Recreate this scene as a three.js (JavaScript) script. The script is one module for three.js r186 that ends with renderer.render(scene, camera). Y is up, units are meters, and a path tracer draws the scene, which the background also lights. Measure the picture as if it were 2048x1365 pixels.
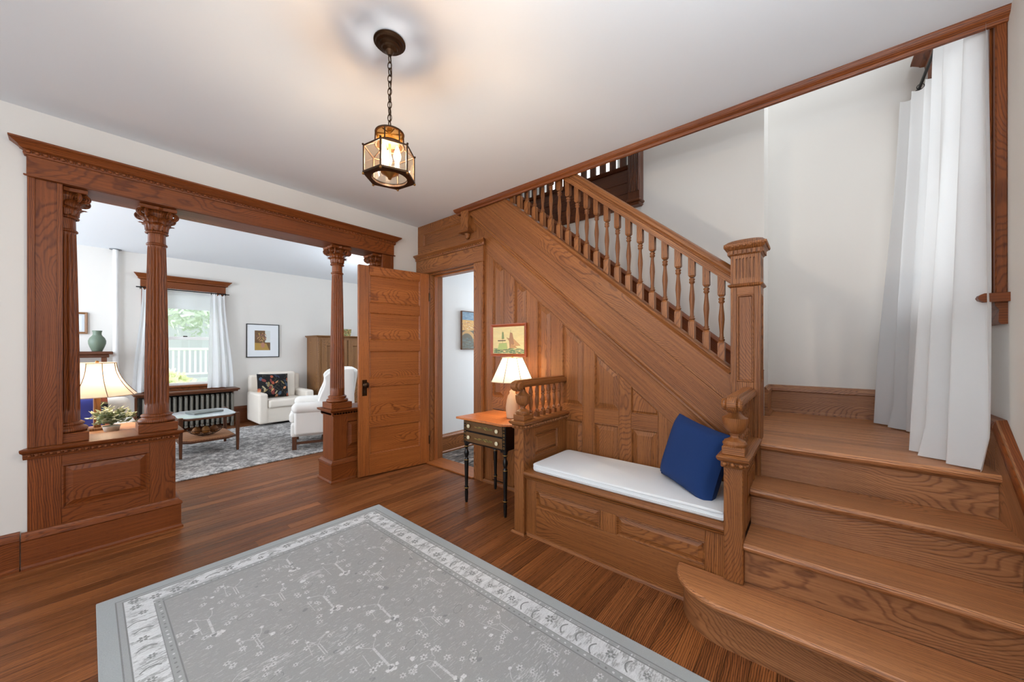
import * as THREE from 'three';
import { mergeGeometries, toCreasedNormals } from 'three/addons/utils/BufferGeometryUtils.js';
import { RoundedBoxGeometry } from 'three/addons/geometries/RoundedBoxGeometry.js';
import { RectAreaLightUniformsLib } from 'three/addons/lights/RectAreaLightUniformsLib.js';

// ---------- camera, sky, window light, exposure ----------
const scene = new THREE.Scene();
const renderer = new THREE.WebGLRenderer({ antialias: true });
renderer.toneMapping = THREE.LinearToneMapping;
renderer.toneMappingExposure = 1.12;
renderer.shadowMap.enabled = true;
RectAreaLightUniformsLib.init();
const camera = new THREE.PerspectiveCamera(2 * Math.atan(682.5 / 722) * 180 / Math.PI, 2048 / 1365, 0.05, 300);
camera.position.set(0, 1.25, 0);
camera.lookAt(Math.sin(0.874), 1.25, -Math.cos(0.874));
camera.setViewOffset(2048, 1365, 0, -15, 2048, 1365);          // rising front: the horizon lies a little below the middle
scene.background = new THREE.Color(0.93, 0.97, 1.0);
scene.backgroundIntensity = 2.7;
const SKY = 3.6;                                                // light level of the unseen windows
function unseenWindowLight(name, w, h, pos, to, k = 1) {  // area light set in an unseen window, placed to light the space inside
  const l = new THREE.RectAreaLight(new THREE.Color(0.83, 0.945, 1.08), SKY * k, w, h);
  l.name = name; l.position.set(...pos); l.lookAt(...to); scene.add(l);
}
unseenWindowLight('unseen_rear_window_light', 1.2, 1.7, [-2.5, 1.55, -2.35], [0, 1.55, -2.35], 0.3);
unseenWindowLight('unseen_rear_window_light', 1.2, 1.7, [-2.5, 1.55, -0.5], [0, 1.55, -0.5], 0.9);
unseenWindowLight('unseen_side_window_light', 1.3, 1.7, [-1.35, 1.55, 0.53], [-1.35, 1.55, -2], 0.25);
unseenWindowLight('unseen_living_room_window_light', 1.3, 1.7, [-2.5, 1.5, -4.6], [0, 1.5, -4.6], 3.2);
unseenWindowLight('unseen_living_room_window_light', 1.3, 1.7, [-2.5, 1.5, -6.5], [0, 1.5, -6.5], 2.6);
unseenWindowLight('unseen_passage_window_light', 0.7, 1.5, [4.5, 1.5, -2.95], [2, 1.5, -2.95], 2.2);
unseenWindowLight('unseen_upper_window_light', 1.2, 1.5, [3.0, 4.3, 0.5], [3.0, 3.6, -3], 0.8);
unseenWindowLight('unseen_upper_window_light', 1.2, 1.5, [4.7, 4.2, -2.6], [3, 4.0, -2.6], 0.35);

// ---------- helpers ----------
let seed = 7;
const rnd = () => { seed = (seed + 0x6d2b79f5) | 0; let t = Math.imul(seed ^ (seed >>> 15), 1 | seed); t = (t + Math.imul(t ^ (t >>> 7), 61 | t)) ^ t; return ((t ^ (t >>> 14)) >>> 0) / 4294967296; };
const rr = (a, b) => a + (b - a) * rnd();
const V = (x, y, z) => new THREE.Vector3(x, y, z);
const AX = { x: V(1, 0, 0), y: V(0, 1, 0), z: V(0, 0, 1) };
const taken = {}, baseOf = new Map();
const numbered = (n) => { const k = (taken[n] = (taken[n] ?? -1) + 1); return k ? `${n}_${String(k).padStart(3, '0')}` : n; };
const shadows = (o) => { o.castShadow = o.receiveShadow = true; return o; };
function thing(name, label, category, pos = [0, 0, 0], group) {
  const o = new THREE.Group(); o.name = numbered(name); o.position.set(...pos); o.userData = { label, category };
  if (group) o.userData.group = group;
  scene.add(o); baseOf.set(o, V(...pos)); return o;
}
function setting(name, label, category) { const o = thing(name, label, category); o.userData.kind = 'structure'; return o; }
// geometry given in room coordinates, set into its thing's own
function add(parent, name, geo, mat, more) {
  const b = baseOf.get(parent) ?? V(0, 0, 0);
  geo = Array.isArray(geo) ? join(geo) : geo;
  geo.translate(-b.x, -b.y, -b.z);
  const m = shadows(new THREE.Mesh(geo, mat)); m.name = name; if (more) Object.assign(m.userData, more);
  parent.add(m); baseOf.set(m, b); return m;
}
const plainMesh = (name, geo, mat, parent) => { const m = shadows(new THREE.Mesh(Array.isArray(geo) ? join(geo) : geo, mat)); m.name = name; parent?.add(m); return m; };
const soft = (g) => (g.index ? g.toNonIndexed() : g);
function join(list) {
  return mergeGeometries(list.map((g) => { g = soft(g); for (const k of Object.keys(g.attributes)) if (!['position', 'normal', 'uv'].includes(k)) g.deleteAttribute(k); if (!g.attributes.uv) g.setAttribute('uv', new THREE.Float32BufferAttribute(new Float32Array(g.attributes.position.count * 2), 2)); return g; }));
}
class Soup {
  constructor() { this.p = []; }
  tri(a, b, c) { for (const v of [a, b, c]) this.p.push(v.x, v.y, v.z); return this; }
  quad(a, b, c, d) { return this.tri(a, b, c).tri(a, c, d); }
  geo(crease) {
    let g = new THREE.BufferGeometry();
    g.setAttribute('position', new THREE.Float32BufferAttribute(this.p, 3));
    g.setAttribute('uv', new THREE.Float32BufferAttribute(new Float32Array(this.p.length / 3 * 2), 2));
    if (crease) g = toCreasedNormals(g, crease); else g.computeVertexNormals();
    return g;
  }
}
// grain: texture u runs along the grain (2 m a tile), v across it (0.5 m a tile)
function W(g, grain = 'y', k = 1) {
  g = soft(g);
  const gv = typeof grain === 'string' ? AX[grain] : grain.clone().normalize(), P = g.attributes.position, uv = new Float32Array(P.count * 2);
  const ou = rnd(), ov = rnd(), a = V(), b = V(), c = V(), n = V(), t = V(), s = V();
  for (let i = 0; i < P.count; i += 3) {
    a.fromBufferAttribute(P, i); b.fromBufferAttribute(P, i + 1); c.fromBufferAttribute(P, i + 2);
    n.crossVectors(s.subVectors(b, a), t.subVectors(c, a)).normalize();
    t.crossVectors(n, gv);
    const end = t.length() < 0.35;
    if (end) t.set(gv.y + 0.3, gv.z, gv.x).cross(gv);
    t.normalize();
    const main = Math.abs(t.x) > Math.abs(t.y) ? (Math.abs(t.x) > Math.abs(t.z) ? t.x : t.z) : (Math.abs(t.y) > Math.abs(t.z) ? t.y : t.z);
    if (main < 0) t.negate();
    for (const [j, p] of [[0, a], [1, b], [2, c]]) {
      uv[(i + j) * 2] = (end ? p.dot(t) * 0.3 : p.dot(gv) / 2) * k + ou;
      uv[(i + j) * 2 + 1] = p.dot(t) / 0.5 * k + ov;
    }
  }
  g.setAttribute('uv', new THREE.BufferAttribute(uv, 2));
  return g;
}
// plain metric uv for cloth, plaster and stone
const MUV = (g, s = 1) => { g = W(g, 'y'); const u = g.attributes.uv; for (let i = 0; i < u.count; i++) u.setXY(i, u.getX(i) * 2 * s, u.getY(i) * 0.5 * s); return g; };
function box(x0, x1, y0, y1, z0, z1, c = 0.002) {
  const lo = [Math.min(x0, x1), Math.min(y0, y1), Math.min(z0, z1)], hi = [Math.max(x0, x1), Math.max(y0, y1), Math.max(z0, z1)];
  c = Math.min(c, 0.45 * Math.min(hi[0] - lo[0], hi[1] - lo[1], hi[2] - lo[2]));
  const mid = V((lo[0] + hi[0]) / 2, (lo[1] + hi[1]) / 2, (lo[2] + hi[2]) / 2), s = new Soup();
  const P = (g, ax) => { const q = [0, 1, 2].map((i) => (g[i] > 0 ? hi[i] : lo[i]) - (i === ax ? 0 : g[i] * c)); return V(...q); };
  const out = (...v) => { const n = V().crossVectors(v[1].clone().sub(v[0]), v[2].clone().sub(v[0])); if (n.dot(v[0].clone().sub(mid)) < 0) v.reverse(); v.length === 3 ? s.tri(...v) : s.quad(...v); };
  for (let ax = 0; ax < 3; ax++) for (const d of [-1, 1]) {
    const b = (ax + 1) % 3, e = (ax + 2) % 3, G = (i, j) => { const g = [0, 0, 0]; g[ax] = d; g[b] = i; g[e] = j; return g; };
    out(P(G(-1, -1), ax), P(G(1, -1), ax), P(G(1, 1), ax), P(G(-1, 1), ax));
    for (const k of [-1, 1]) out(P(G(k, -1), ax), P(G(k, 1), ax), P(G(k, 1), b), P(G(k, -1), b));
  }
  for (const i of [-1, 1]) for (const j of [-1, 1]) for (const k of [-1, 1]) out(P([i, j, k], 0), P([i, j, k], 1), P([i, j, k], 2));
  return s.geo();
}
// a moulding: profile [out, up] swept from a to b; m0, m1 = 1 for an outside mitre, -1 for an inside one
function mould(prof, a, b, out, { m0 = 0, m1 = 0, up = AX.y, crease = 0.6 } = {}) {
  const d = b.clone().sub(a).normalize(), at = (p, q, m) => p.clone().addScaledVector(out, q[0]).addScaledVector(up, q[1]).addScaledVector(d, m * q[0]);
  const A = prof.map((q) => at(a, q, -m0)), B = prof.map((q) => at(b, q, m1)), s = new Soup(), n = prof.length;
  for (let i = 0; i < n; i++) { const j = (i + 1) % n; s.quad(A[i], B[i], B[j], A[j]); }
  const flat = prof.map((q) => new THREE.Vector2(...q));
  for (const [i, j, k] of THREE.ShapeUtils.triangulateShape(flat, [])) { s.tri(A[i], A[j], A[k]); s.tri(B[i], B[k], B[j]); }
  return s.geo(crease);
}
// inset a convex polygon (counter-clockwise [a, b] pairs)
function inset(poly, d) {
  const n = poly.length, L = poly.map((p, i) => { const q = poly[(i + 1) % n], dx = q[0] - p[0], dy = q[1] - p[1], l = Math.hypot(dx, dy); return [p[0] - dy / l * d, p[1] + dx / l * d, dx, dy]; });
  return L.map((e, i) => { const f = L[(i + n - 1) % n], det = f[2] * e[3] - f[3] * e[2], t = ((e[0] - f[0]) * e[3] - (e[1] - f[1]) * e[2]) / det; return [f[0] + f[2] * t, f[1] + f[3] * t]; });
}
// rings [inset, height] lofted inwards and closed by a face
function rings(poly, list) {
  const R = list.map(([d, h]) => (d ? inset(poly, d) : poly).map(([a, b]) => V(a, b, h))), s = new Soup(), n = poly.length;
  for (let k = 0; k + 1 < R.length; k++) for (let i = 0; i < n; i++) { const j = (i + 1) % n; s.quad(R[k][i], R[k][j], R[k + 1][j], R[k + 1][i]); }
  const top = R[R.length - 1];
  for (let i = 1; i + 1 < n; i++) s.tri(top[0], top[i], top[i + 1]);
  return s.geo();
}
const RAISED = [[0, 0.001], [0.005, 0.002], [0.010, -0.004], [0.014, -0.012], [0.017, -0.012], [0.042, -0.001], [0.044, 0.001]];
const RAISED_SMALL = [[0, 0.001], [0.004, 0.002], [0.008, -0.003], [0.011, -0.010], [0.013, -0.010], [0.032, -0.001]];
const SUNK = [[0, 0.001], [0.006, 0.003], [0.012, -0.004], [0.017, -0.011]];
const basis = (r, u, n, o) => new THREE.Matrix4().makeBasis(r, u, n).setPosition(o);
const onX = (x) => basis(V(0, 0, 1), V(0, 1, 0), V(-1, 0, 0), V(x, 0, 0));   // faces -x; plane coordinates (z, y)
const onZ = (z) => basis(V(1, 0, 0), V(0, 1, 0), V(0, 0, 1), V(0, 0, z));    // faces +z; plane coordinates (x, y)
const rect = (a0, a1, b0, b1) => [[a0, b0], [a1, b0], [a1, b1], [a0, b1]];
function slab(poly, d0, d1, m, c = 0.0015) {                                  // a polygon board between two heights, its front edge eased
  const s = new Soup(), n = poly.length, A = poly.map((p) => V(p[0], p[1], d0)), B = poly.map((p) => V(p[0], p[1], d1 - c)), C = inset(poly, c).map((p) => V(p[0], p[1], d1));
  for (let i = 0; i < n; i++) { const j = (i + 1) % n; s.quad(A[i], A[j], B[j], B[i]); s.quad(B[i], B[j], C[j], C[i]); }
  for (let i = 1; i + 1 < n; i++) { s.tri(C[0], C[i], C[i + 1]); s.tri(A[0], A[i + 1], A[i]); }
  const g = s.geo(); return m ? g.applyMatrix4(m) : g;
}
function lathe(pts, seg = 20) { const g = new THREE.LatheGeometry(pts.map((p) => new THREE.Vector2(Math.max(p[0], 0.0001), p[1])), seg); return g; }
function LW(g, r = 0.05) {                                                    // grain along a turned piece
  g = soft(g); const u = g.attributes.uv, P = g.attributes.position, ou = rnd(), ov = rnd();
  for (let i = 0; i < u.count; i++) u.setXY(i, P.getY(i) / 2 + ou, u.getX(i) * Math.PI * 2 * r / 0.5 + ov);
  return g;
}
const moved = (g, x, y, z) => g.translate(x, y, z);
function eggs(a, b, out, step, h, deep) {                                     // egg and dart carving along a line
  const d = b.clone().sub(a), len = d.length(), n = Math.max(1, Math.round(len / step)), list = [];
  d.normalize(); const up = V().crossVectors(out, d); if (up.y < 0) up.negate();
  const egg = new THREE.SphereGeometry(1, 7, 5), dart = new THREE.OctahedronGeometry(1, 0);
  for (let i = 0; i < n; i++) {
    const s = len / n, p = a.clone().addScaledVector(d, (i + 0.5) * s);
    list.push(soft(egg.clone().applyMatrix4(basis(d, up, out, p).scale(V(s * 0.34, h * 0.5, deep)))));
    list.push(soft(dart.clone().applyMatrix4(basis(d, up, out, p.clone().addScaledVector(d, s * 0.5)).scale(V(s * 0.12, h * 0.5, deep * 0.8)))));
  }
  return W(join(list), d);
}
function wallBoxes(lo, hi, y0, y1, holes) {                                    // rectangles that fill [lo, hi] x [y0, y1] round the holes [a0, a1, b0, b1]
  const xs = [...new Set([lo, hi, ...holes.flatMap((h) => [h[0], h[1]])])].sort((p, q) => p - q), out = [];
  for (let i = 0; i + 1 < xs.length; i++) {
    const a = xs[i], b = xs[i + 1], mid = (a + b) / 2; let y = y0;
    for (const h of holes.filter((q) => q[0] < mid && q[1] > mid).sort((p, q) => p[2] - q[2])) { if (h[2] > y) out.push([a, b, y, h[2]]); y = h[3]; }
    if (y < y1) out.push([a, b, y, y1]);
  }
  return out;
}
const wallX = (x0, x1, z0, z1, y0, y1, holes = []) => MUV(join(wallBoxes(z0, z1, y0, y1, holes).map(([a, b, c, d]) => box(x0, x1, c, d, a, b, 0))));
const wallZ = (z0, z1, x0, x1, y0, y1, holes = []) => MUV(join(wallBoxes(x0, x1, y0, y1, holes).map(([a, b, c, d]) => box(a, b, c, d, z0, z1, 0))));
const rounded = (x0, x1, y0, y1, z0, z1, r = 0.02, k = 3) => { const g = new RoundedBoxGeometry(x1 - x0, y1 - y0, z1 - z0, k, r); return MUV(g.translate((x0 + x1) / 2, (y0 + y1) / 2, (z0 + z1) / 2)); };
function tube(pts, r, seg = 8, n) { return new THREE.TubeGeometry(new THREE.CatmullRomCurve3(pts.map((p) => V(...p))), n ?? pts.length * 6, r, seg); }
function cushion(w, h, t, pinch = 0.12, n = 18) {                              // a stuffed square, its corners drawn out; lies in xy
  const s = [], idx = [], pos = [], uv = [];
  for (const f of [1, -1]) for (let j = 0; j <= n; j++) for (let i = 0; i <= n; i++) {
    const a = i / n * 2 - 1, b = j / n * 2 - 1, e = Math.pow(Math.max(0, (1 - a ** 4) * (1 - b ** 4)), 0.45);
    const px = a * (1 - pinch * (1 - b * b) * a * a * 0.5), py = b * (1 - pinch * (1 - a * a) * b * b * 0.5);
    const ripple = 0.05 * Math.sin(a * 5 + b * 3) * e * (1 - e);
    pos.push(px * w / 2, py * h / 2, f * t / 2 * (e + ripple)); uv.push(i / n, j / n);
  }
  const N = (n + 1) * (n + 1);
  for (let f = 0; f < 2; f++) for (let j = 0; j < n; j++) for (let i = 0; i < n; i++) {
    const p = f * N + j * (n + 1) + i, q = p + n + 1;
    f ? idx.push(p, q, p + 1, p + 1, q, q + 1) : idx.push(p, p + 1, q, p + 1, q + 1, q);
  }
  const g = new THREE.BufferGeometry();
  g.setAttribute('position', new THREE.Float32BufferAttribute(pos, 3)); g.setAttribute('uv', new THREE.Float32BufferAttribute(uv, 2)); g.setIndex(idx); g.computeVertexNormals();
  return g;
}

// ---------- textures ----------
const hash = (x, y, s) => { let h = Math.imul(x, 374761393) + Math.imul(y, 668265263) + Math.imul(s, 1442695041); h = Math.imul(h ^ (h >>> 13), 1274126177); return ((h ^ (h >>> 16)) >>> 0) / 4294967296; };
function noise(x, y, px, py, s) {
  const ix = Math.floor(x), iy = Math.floor(y), fx = x - ix, fy = y - iy, u = fx * fx * (3 - 2 * fx), v = fy * fy * (3 - 2 * fy);
  const x0 = ((ix % px) + px) % px, x1 = (x0 + 1) % px, y0 = ((iy % py) + py) % py, y1 = (y0 + 1) % py;
  const a = hash(x0, y0, s), b = hash(x1, y0, s), c = hash(x0, y1, s), d = hash(x1, y1, s);
  return a + (b - a) * u + (c - a) * v + (a - b - c + d) * u * v;
}
const step = (a, b, x) => { const t = Math.min(1, Math.max(0, (x - a) / (b - a))); return t * t * (3 - 2 * t); };
function dataTexture(w, h, fn, srgb = true) {
  const d = new Uint8Array(w * h * 4);
  for (let y = 0; y < h; y++) for (let x = 0; x < w; x++) { const c = fn(x / w, y / h), i = (y * w + x) * 4; d[i] = c[0]; d[i + 1] = c[1]; d[i + 2] = c[2]; d[i + 3] = 255; }
  const t = new THREE.DataTexture(d, w, h); t.wrapS = t.wrapT = THREE.RepeatWrapping; t.magFilter = THREE.LinearFilter; t.minFilter = THREE.LinearMipmapLinearFilter;
  if (srgb) t.colorSpace = THREE.SRGBColorSpace;
  t.needsUpdate = true; return t;
}
function woodMaps({ ringsAcross, warp, light, dark, s, contrast = 1, w = 1024, h = 512 }) {
  const val = new Float32Array(w * h);
  for (let y = 0; y < h; y++) for (let x = 0; x < w; x++) {
    const u = x / w, v = y / h;
    const f = ringsAcross * v + warp * (noise(u * 3, v * 2, 3, 2, s) * 1.6 + noise(u * 7, v * 4, 7, 4, s + 1) * 0.55 + noise(u * 20, v * 8, 20, 8, s + 2) * 0.10) + 0.5 * noise(u * 40, v * 30, 40, 30, s + 3);
    const r = f - Math.floor(f), ring = step(0.02, 0.34, r) * (1 - 0.8 * step(0.84, 1, r));
    const pore = noise(u * 90, v * 260, 90, 260, s + 4), streak = noise(u * 8, v * 90, 8, 90, s + 5), broad = noise(u * 3, v * 5, 3, 5, s + 6);
    let t = 0.20 + 0.58 * ring - 0.42 * step(0.66, 0.95, pore) * (1 - ring * 0.5) + 0.40 * (streak - 0.5) + 0.42 * (broad - 0.5);
    val[y * w + x] = Math.min(1, Math.max(0, 0.5 + (t - 0.5) * contrast));
  }
  const at = (u, v) => val[Math.min(h - 1, Math.floor(v * h)) * w + Math.min(w - 1, Math.floor(u * w))];
  const map = dataTexture(w, h, (u, v) => { const t = at(u, v); return [0, 1, 2].map((i) => dark[i] + (light[i] - dark[i]) * t); });
  const bump = dataTexture(w, h, (u, v) => { const t = at(u, v) * 255; return [t, t, t]; }, false);
  return { map, bump };
}
const GRAIN = woodMaps({ ringsAcross: 40, warp: 13, light: [222, 158, 106], dark: [136, 85, 50], s: 3, contrast: 0.85, h: 1024 });
const STRAIGHT = woodMaps({ ringsAcross: 60, warp: 5, light: [220, 156, 104], dark: [128, 79, 46], s: 31, contrast: 1.15, h: 1024 });
const PLANK = woodMaps({ ringsAcross: 60, warp: 5, light: [176, 110, 64], dark: [74, 37, 17], s: 71, contrast: 1.15, h: 1024 });
const CLOUD = dataTexture(256, 256, (u, v) => { const t = 228 + 22 * (noise(u * 6, v * 6, 6, 6, 5) - 0.5) + 30 * (noise(u * 60, v * 60, 60, 60, 6) - 0.5); return [t, t, t]; }, false);
const WEAVE = dataTexture(256, 256, (u, v) => { const t = 150 + 60 * Math.sin(u * Math.PI * 96) * Math.sin(v * Math.PI * 96) + 70 * (noise(u * 90, v * 90, 90, 90, 8) - 0.5); return [t, t, t]; }, false);
const canvasTexture = (w, h, draw) => { const c = document.createElement('canvas'); c.width = w; c.height = h; draw(c.getContext('2d'), w, h); const t = new THREE.CanvasTexture(c); t.colorSpace = THREE.SRGBColorSpace; t.wrapS = t.wrapT = THREE.RepeatWrapping; return t; };

// ---------- materials ----------
const wood = (maps, tint, roughness = 0.42, bump = 0.0005, gloss = 1) => new THREE.MeshPhysicalMaterial({ map: maps.map, color: new THREE.Color(...tint), roughness, specularIntensity: gloss, bumpMap: maps.bump, bumpScale: bump });
const matte = (c, roughness = 0.9, more = {}) => new THREE.MeshPhysicalMaterial({ color: new THREE.Color(c), roughness, ...more });
const M = {
  oak: wood(GRAIN, [0.47, 0.37, 0.235], 0.42, 0.0005, 0.8), oakStraight: wood(STRAIGHT, [0.47, 0.37, 0.235], 0.42, 0.0005, 0.8),
  red: wood(GRAIN, [0.34, 0.195, 0.09], 0.40, 0.0005, 0.7), redStraight: wood(STRAIGHT, [0.34, 0.195, 0.09], 0.40, 0.0005, 0.7),
  door: wood(GRAIN, [0.62, 0.42, 0.22], 0.36), doorStraight: wood(STRAIGHT, [0.62, 0.42, 0.22], 0.36),
  stepTread: wood(STRAIGHT, [0.84, 0.78, 0.74], 0.36, 0.0008), stepTreadB: wood(GRAIN, [0.72, 0.66, 0.61], 0.36, 0.0008), stepTreadC: wood(STRAIGHT, [0.72, 0.66, 0.60], 0.36, 0.0008), stepRiser: wood(GRAIN, [0.58, 0.54, 0.50], 0.4, 0.0008),
  dark: wood(GRAIN, [0.19, 0.12, 0.08], 0.35), darkStraight: wood(STRAIGHT, [0.19, 0.12, 0.08], 0.35),
  planks: [[0.80, 0.80, 0.76], [0.70, 0.68, 0.64], [0.90, 0.90, 0.86], [0.74, 0.72, 0.68], [0.84, 0.82, 0.74], [0.62, 0.60, 0.56]].map((t) => wood(PLANK, t, 0.36, 0.0004, 0.5)),
  pine: wood(GRAIN, [0.42, 0.42, 0.32], 0.5), walnut: wood(STRAIGHT, [0.20, 0.14, 0.10], 0.4), cherry: wood(STRAIGHT, [1.0, 0.72, 0.48], 0.35),
  wall: matte('#dedad4', 0.92, { bumpMap: CLOUD, bumpScale: 0.0006 }), ceiling: matte('#e3e7eb', 0.95, { bumpMap: CLOUD, bumpScale: 0.0005 }), wallWhite: matte('#dfdedc', 0.92),
  white: matte('#f1f0ee', 0.5), under: matte('#1c120c', 0.9), black: matte('#0d0c0b', 0.35), iron: matte('#1b1a19', 0.45, { metalness: 0.6 }),
  glass: new THREE.MeshPhysicalMaterial({ color: '#ffffff', transmission: 1, thickness: 0, roughness: 0, ior: 1.45 }),
  bronze: new THREE.MeshPhysicalMaterial({ color: '#3e2a1a', metalness: 0.85, roughness: 0.34 }), brass: new THREE.MeshPhysicalMaterial({ color: '#9a6e3a', metalness: 0.9, roughness: 0.3 }),
  sheer: new THREE.MeshPhysicalMaterial({ color: '#eceeef', roughness: 0.95, transmission: 0.36, thickness: 0, bumpMap: WEAVE, bumpScale: 0.0004 }),
  cream: matte('#e6dccf', 0.95, { bumpMap: WEAVE, bumpScale: 0.0006, sheen: 0.3 }), creamCool: matte('#e2ded8', 0.95, { bumpMap: WEAVE, bumpScale: 0.0006, sheen: 0.3 }),
  cushion: matte('#eff3f5', 0.95, { bumpMap: WEAVE, bumpScale: 0.0006 }), navy: matte('#0a3168', 0.9, { bumpMap: WEAVE, bumpScale: 0.0005, sheen: 0.15 }),
};
WEAVE.repeat.set(6, 6);
const H = 2.62, XW = 2.45, ZC = -3.44, ZL = -3.64, ZB = -7.44, ZR = 0.6, XB = -2.6, UP2 = 2.95;

// ---------- floor: narrow boards along x ----------
{
  const f = setting('floor', 'reddish brown narrow board floor of hall and living room', 'floor');
  add(f, 'subfloor', [box(XB, 4.7, -0.12, -0.021, ZB, ZR, 0)], M.under);
  const lay = (x0, x1, z0, z1, w) => {
    for (let z = z0; z < z1 - 0.01; z += w) {
      let x = x0 - rr(0, 1.2);
      while (x < x1) {
        const L = rr(1.6, 3.2), a = Math.max(x, x0), b = Math.min(x + L, x1);
        if (b - a > 0.02) add(f, 'plank', W(box(a + 0.0006, b - 0.0006, -0.02, 0, z + 0.0007, Math.min(z + w, z1) - 0.0007, 0.0009), 'x'), M.planks[Math.floor(rnd() * 6)]);
        x += L;
      }
    }
  };
  lay(-0.75, 2.46, -4.70, ZR, 0.0835);
  add(f, 'boards', W(box(XB, -0.751, -0.02, 0, ZB, ZR, 0), 'x'), M.planks[0]);
  add(f, 'boards', W(box(-0.75, 4.6, -0.02, 0, ZB, -4.701, 0), 'x'), M.planks[1]);
  add(f, 'boards', W(box(2.461, 4.6, -0.02, 0, -4.70, -3.42, 0), 'x'), M.planks[1]);
}
// ---------- ceiling, with the stair opening ----------
{
  const c = setting('ceiling', 'smooth white plaster ceiling open above the stair', 'ceiling');
  add(c, 'plaster', MUV(join([box(XB - 0.2, 2.40, H, H + 0.3, ZL, ZR, 0), box(2.40, 4.7, H, H + 0.3, ZL, -2.70, 0), box(XB - 0.2, 4.7, H, H + 0.3, ZB - 0.2, ZL, 0), box(3.30, 4.7, H, H + 0.3, -2.70, -1.31, 0)])), M.ceiling);
  add(c, 'upper_plaster', MUV(box(XB, 4.9, 5.4, 5.5, ZL - 0.2, ZR + 0.2, 0)), M.ceiling);
}
// ---------- walls ----------
const lightHoleRear = [[-2.95, -1.75, 0.7, 2.4], [-1.1, 0.1, 0.7, 2.4]];
add(setting('wall_left', 'white plaster wall with the wide columned opening', 'wall'), 'plaster', wallZ(ZL, ZC, XB, XW + 0.05, 0, H, [[-0.19, 2.124, 0, 2.36]]), M.wall);
add(setting('wall_rear', 'white wall with unseen windows behind the viewer', 'wall'), 'plaster', wallX(XB - 0.2, XB, ZB - 0.2, ZR + 0.2, 0, H, [...lightHoleRear, [-5.25, -3.95, 0.65, 2.35], [-7.15, -5.85, 0.65, 2.35]]), M.wall);
add(setting('wall_right', 'white wall with the tall curtained stair window', 'wall'), 'plaster', wallZ(ZR, ZR + 0.2, XB, 3.62, 0, 5.4, [[-2.0, -0.7, 0.7, 2.4], [2.49, 3.41, 1.47, 2.95], [2.4, 3.5, 3.5, 5.1]]), M.wall);
add(setting('wall_living_back', 'warm white living room wall behind the armchair', 'wall'), 'plaster', wallZ(ZB - 0.2, ZB, XB, 4.7, 0, H, [[0.66, 1.42, 0.68, 2.15]]), M.wall);
add(setting('wall_living_right', 'white living room wall past the pine cabinet', 'wall'), 'plaster', wallX(4.5, 4.7, ZB, ZL + 0.1, 0, H), M.wall);
add(setting('wall_landing', 'white wall behind the stair landing', 'wall'), 'plaster', wallX(3.60, 3.75, -0.288, ZR, 0, 5.4), M.wall);
{
  const w = setting('wall_stair', 'white wall beside the upper stair flight', 'wall');
  for (const g of [wallX(3.30, 3.60, -2.60, -0.288, 0, 5.4, [[-2.60, -1.31, 2.6, 5.3]]), wallX(3.30, 3.60, ZL, -2.60, 2.6, 2.95), wallX(2.20, 2.40, ZL, ZR, H + 0.3, 5.4), wallX(4.6, 4.8, ZL, -0.3, H + 0.3, 5.4, [[-3.2, -2.0, 3.45, 4.95]]), wallZ(ZL - 0.2, ZL, 2.2, 4.8, H + 0.3, 5.4), wallZ(-0.5, -0.288, 3.6, 4.8, H + 0.3, 5.4)]) add(w, 'plaster', g, M.wall);
}
add(setting('wall_passage', 'white passage wall seen through the doorway', 'wall'), 'plaster', [wallZ(-3.62, -3.42, 2.5, 4.7, 0, H), wallX(4.55, 4.75, -3.42, -2.3, 0, H, [[-3.3, -2.6, 0.75, 2.25]]), wallZ(-2.40, -2.33, 2.62, 4.7, 0, H)], M.wallWhite);
{
  const t = thing('passage_rug', 'mottled grey brown patterned rug on the passage floor beyond the doorway', 'rug', [3.3, 0, -2.95]);
  const map = dataTexture(512, 256, (u, v) => { const a = noise(u * 14, v * 9, 14, 9, 41), b = noise(u * 60, v * 40, 60, 40, 42), k = 0.75 + 0.5 * (a - 0.5) + 0.5 * (b - 0.5); const w = step(0.62, 0.75, noise(u * 26, v * 18, 26, 18, 43)) * 40; return [118 * k + w, 106 * k + w, 97 * k + w]; });
  const g = W(rounded(2.63, 4.3, 0.0, 0.008, -3.36, -2.45, 0.003, 1), 'x'); add(t, 'pile', g, new THREE.MeshPhysicalMaterial({ map, roughness: 1 }));
}
// ---------- unseen windows and their glass, placed to light the rooms and stair ----------
function unseenWindow(n, label, axis, at, a0, a1, y0, y1) {
  const w = setting(`window_${n}`, label, 'window');
  const B = (p, q, r, s, d0, d1) => (axis === 'x' ? box(at + d0, at + d1, r, s, p, q) : box(p, q, r, s, at + d0, at + d1));
  const m = (y0 + y1) / 2, f = 0.05;
  add(w, 'window_frame', W(join([B(a0, a0 + f, y0, y1, -0.03, 0.03), B(a1 - f, a1, y0, y1, -0.03, 0.03), B(a0, a1, y0, y0 + f, -0.03, 0.03), B(a0, a1, y1 - f, y1, -0.03, 0.03), B(a0, a1, m - 0.02, m + 0.02, -0.02, 0.02)])), M.white);
  add(w, 'pane', B(a0 + f, a1 - f, y0 + f, m - 0.02, -0.002, 0.002), M.glass); add(w, 'pane', B(a0 + f, a1 - f, m + 0.02, y1 - f, -0.002, 0.002), M.glass);
}
unseenWindow(3, 'unseen tall window behind the viewer near the column wall, placed to light the hall', 'x', XB - 0.1, -2.95, -1.75, 0.7, 2.4);
unseenWindow(4, 'unseen tall window behind the viewer near the side wall, placed to light the hall', 'x', XB - 0.1, -1.1, 0.1, 0.7, 2.4);
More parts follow.
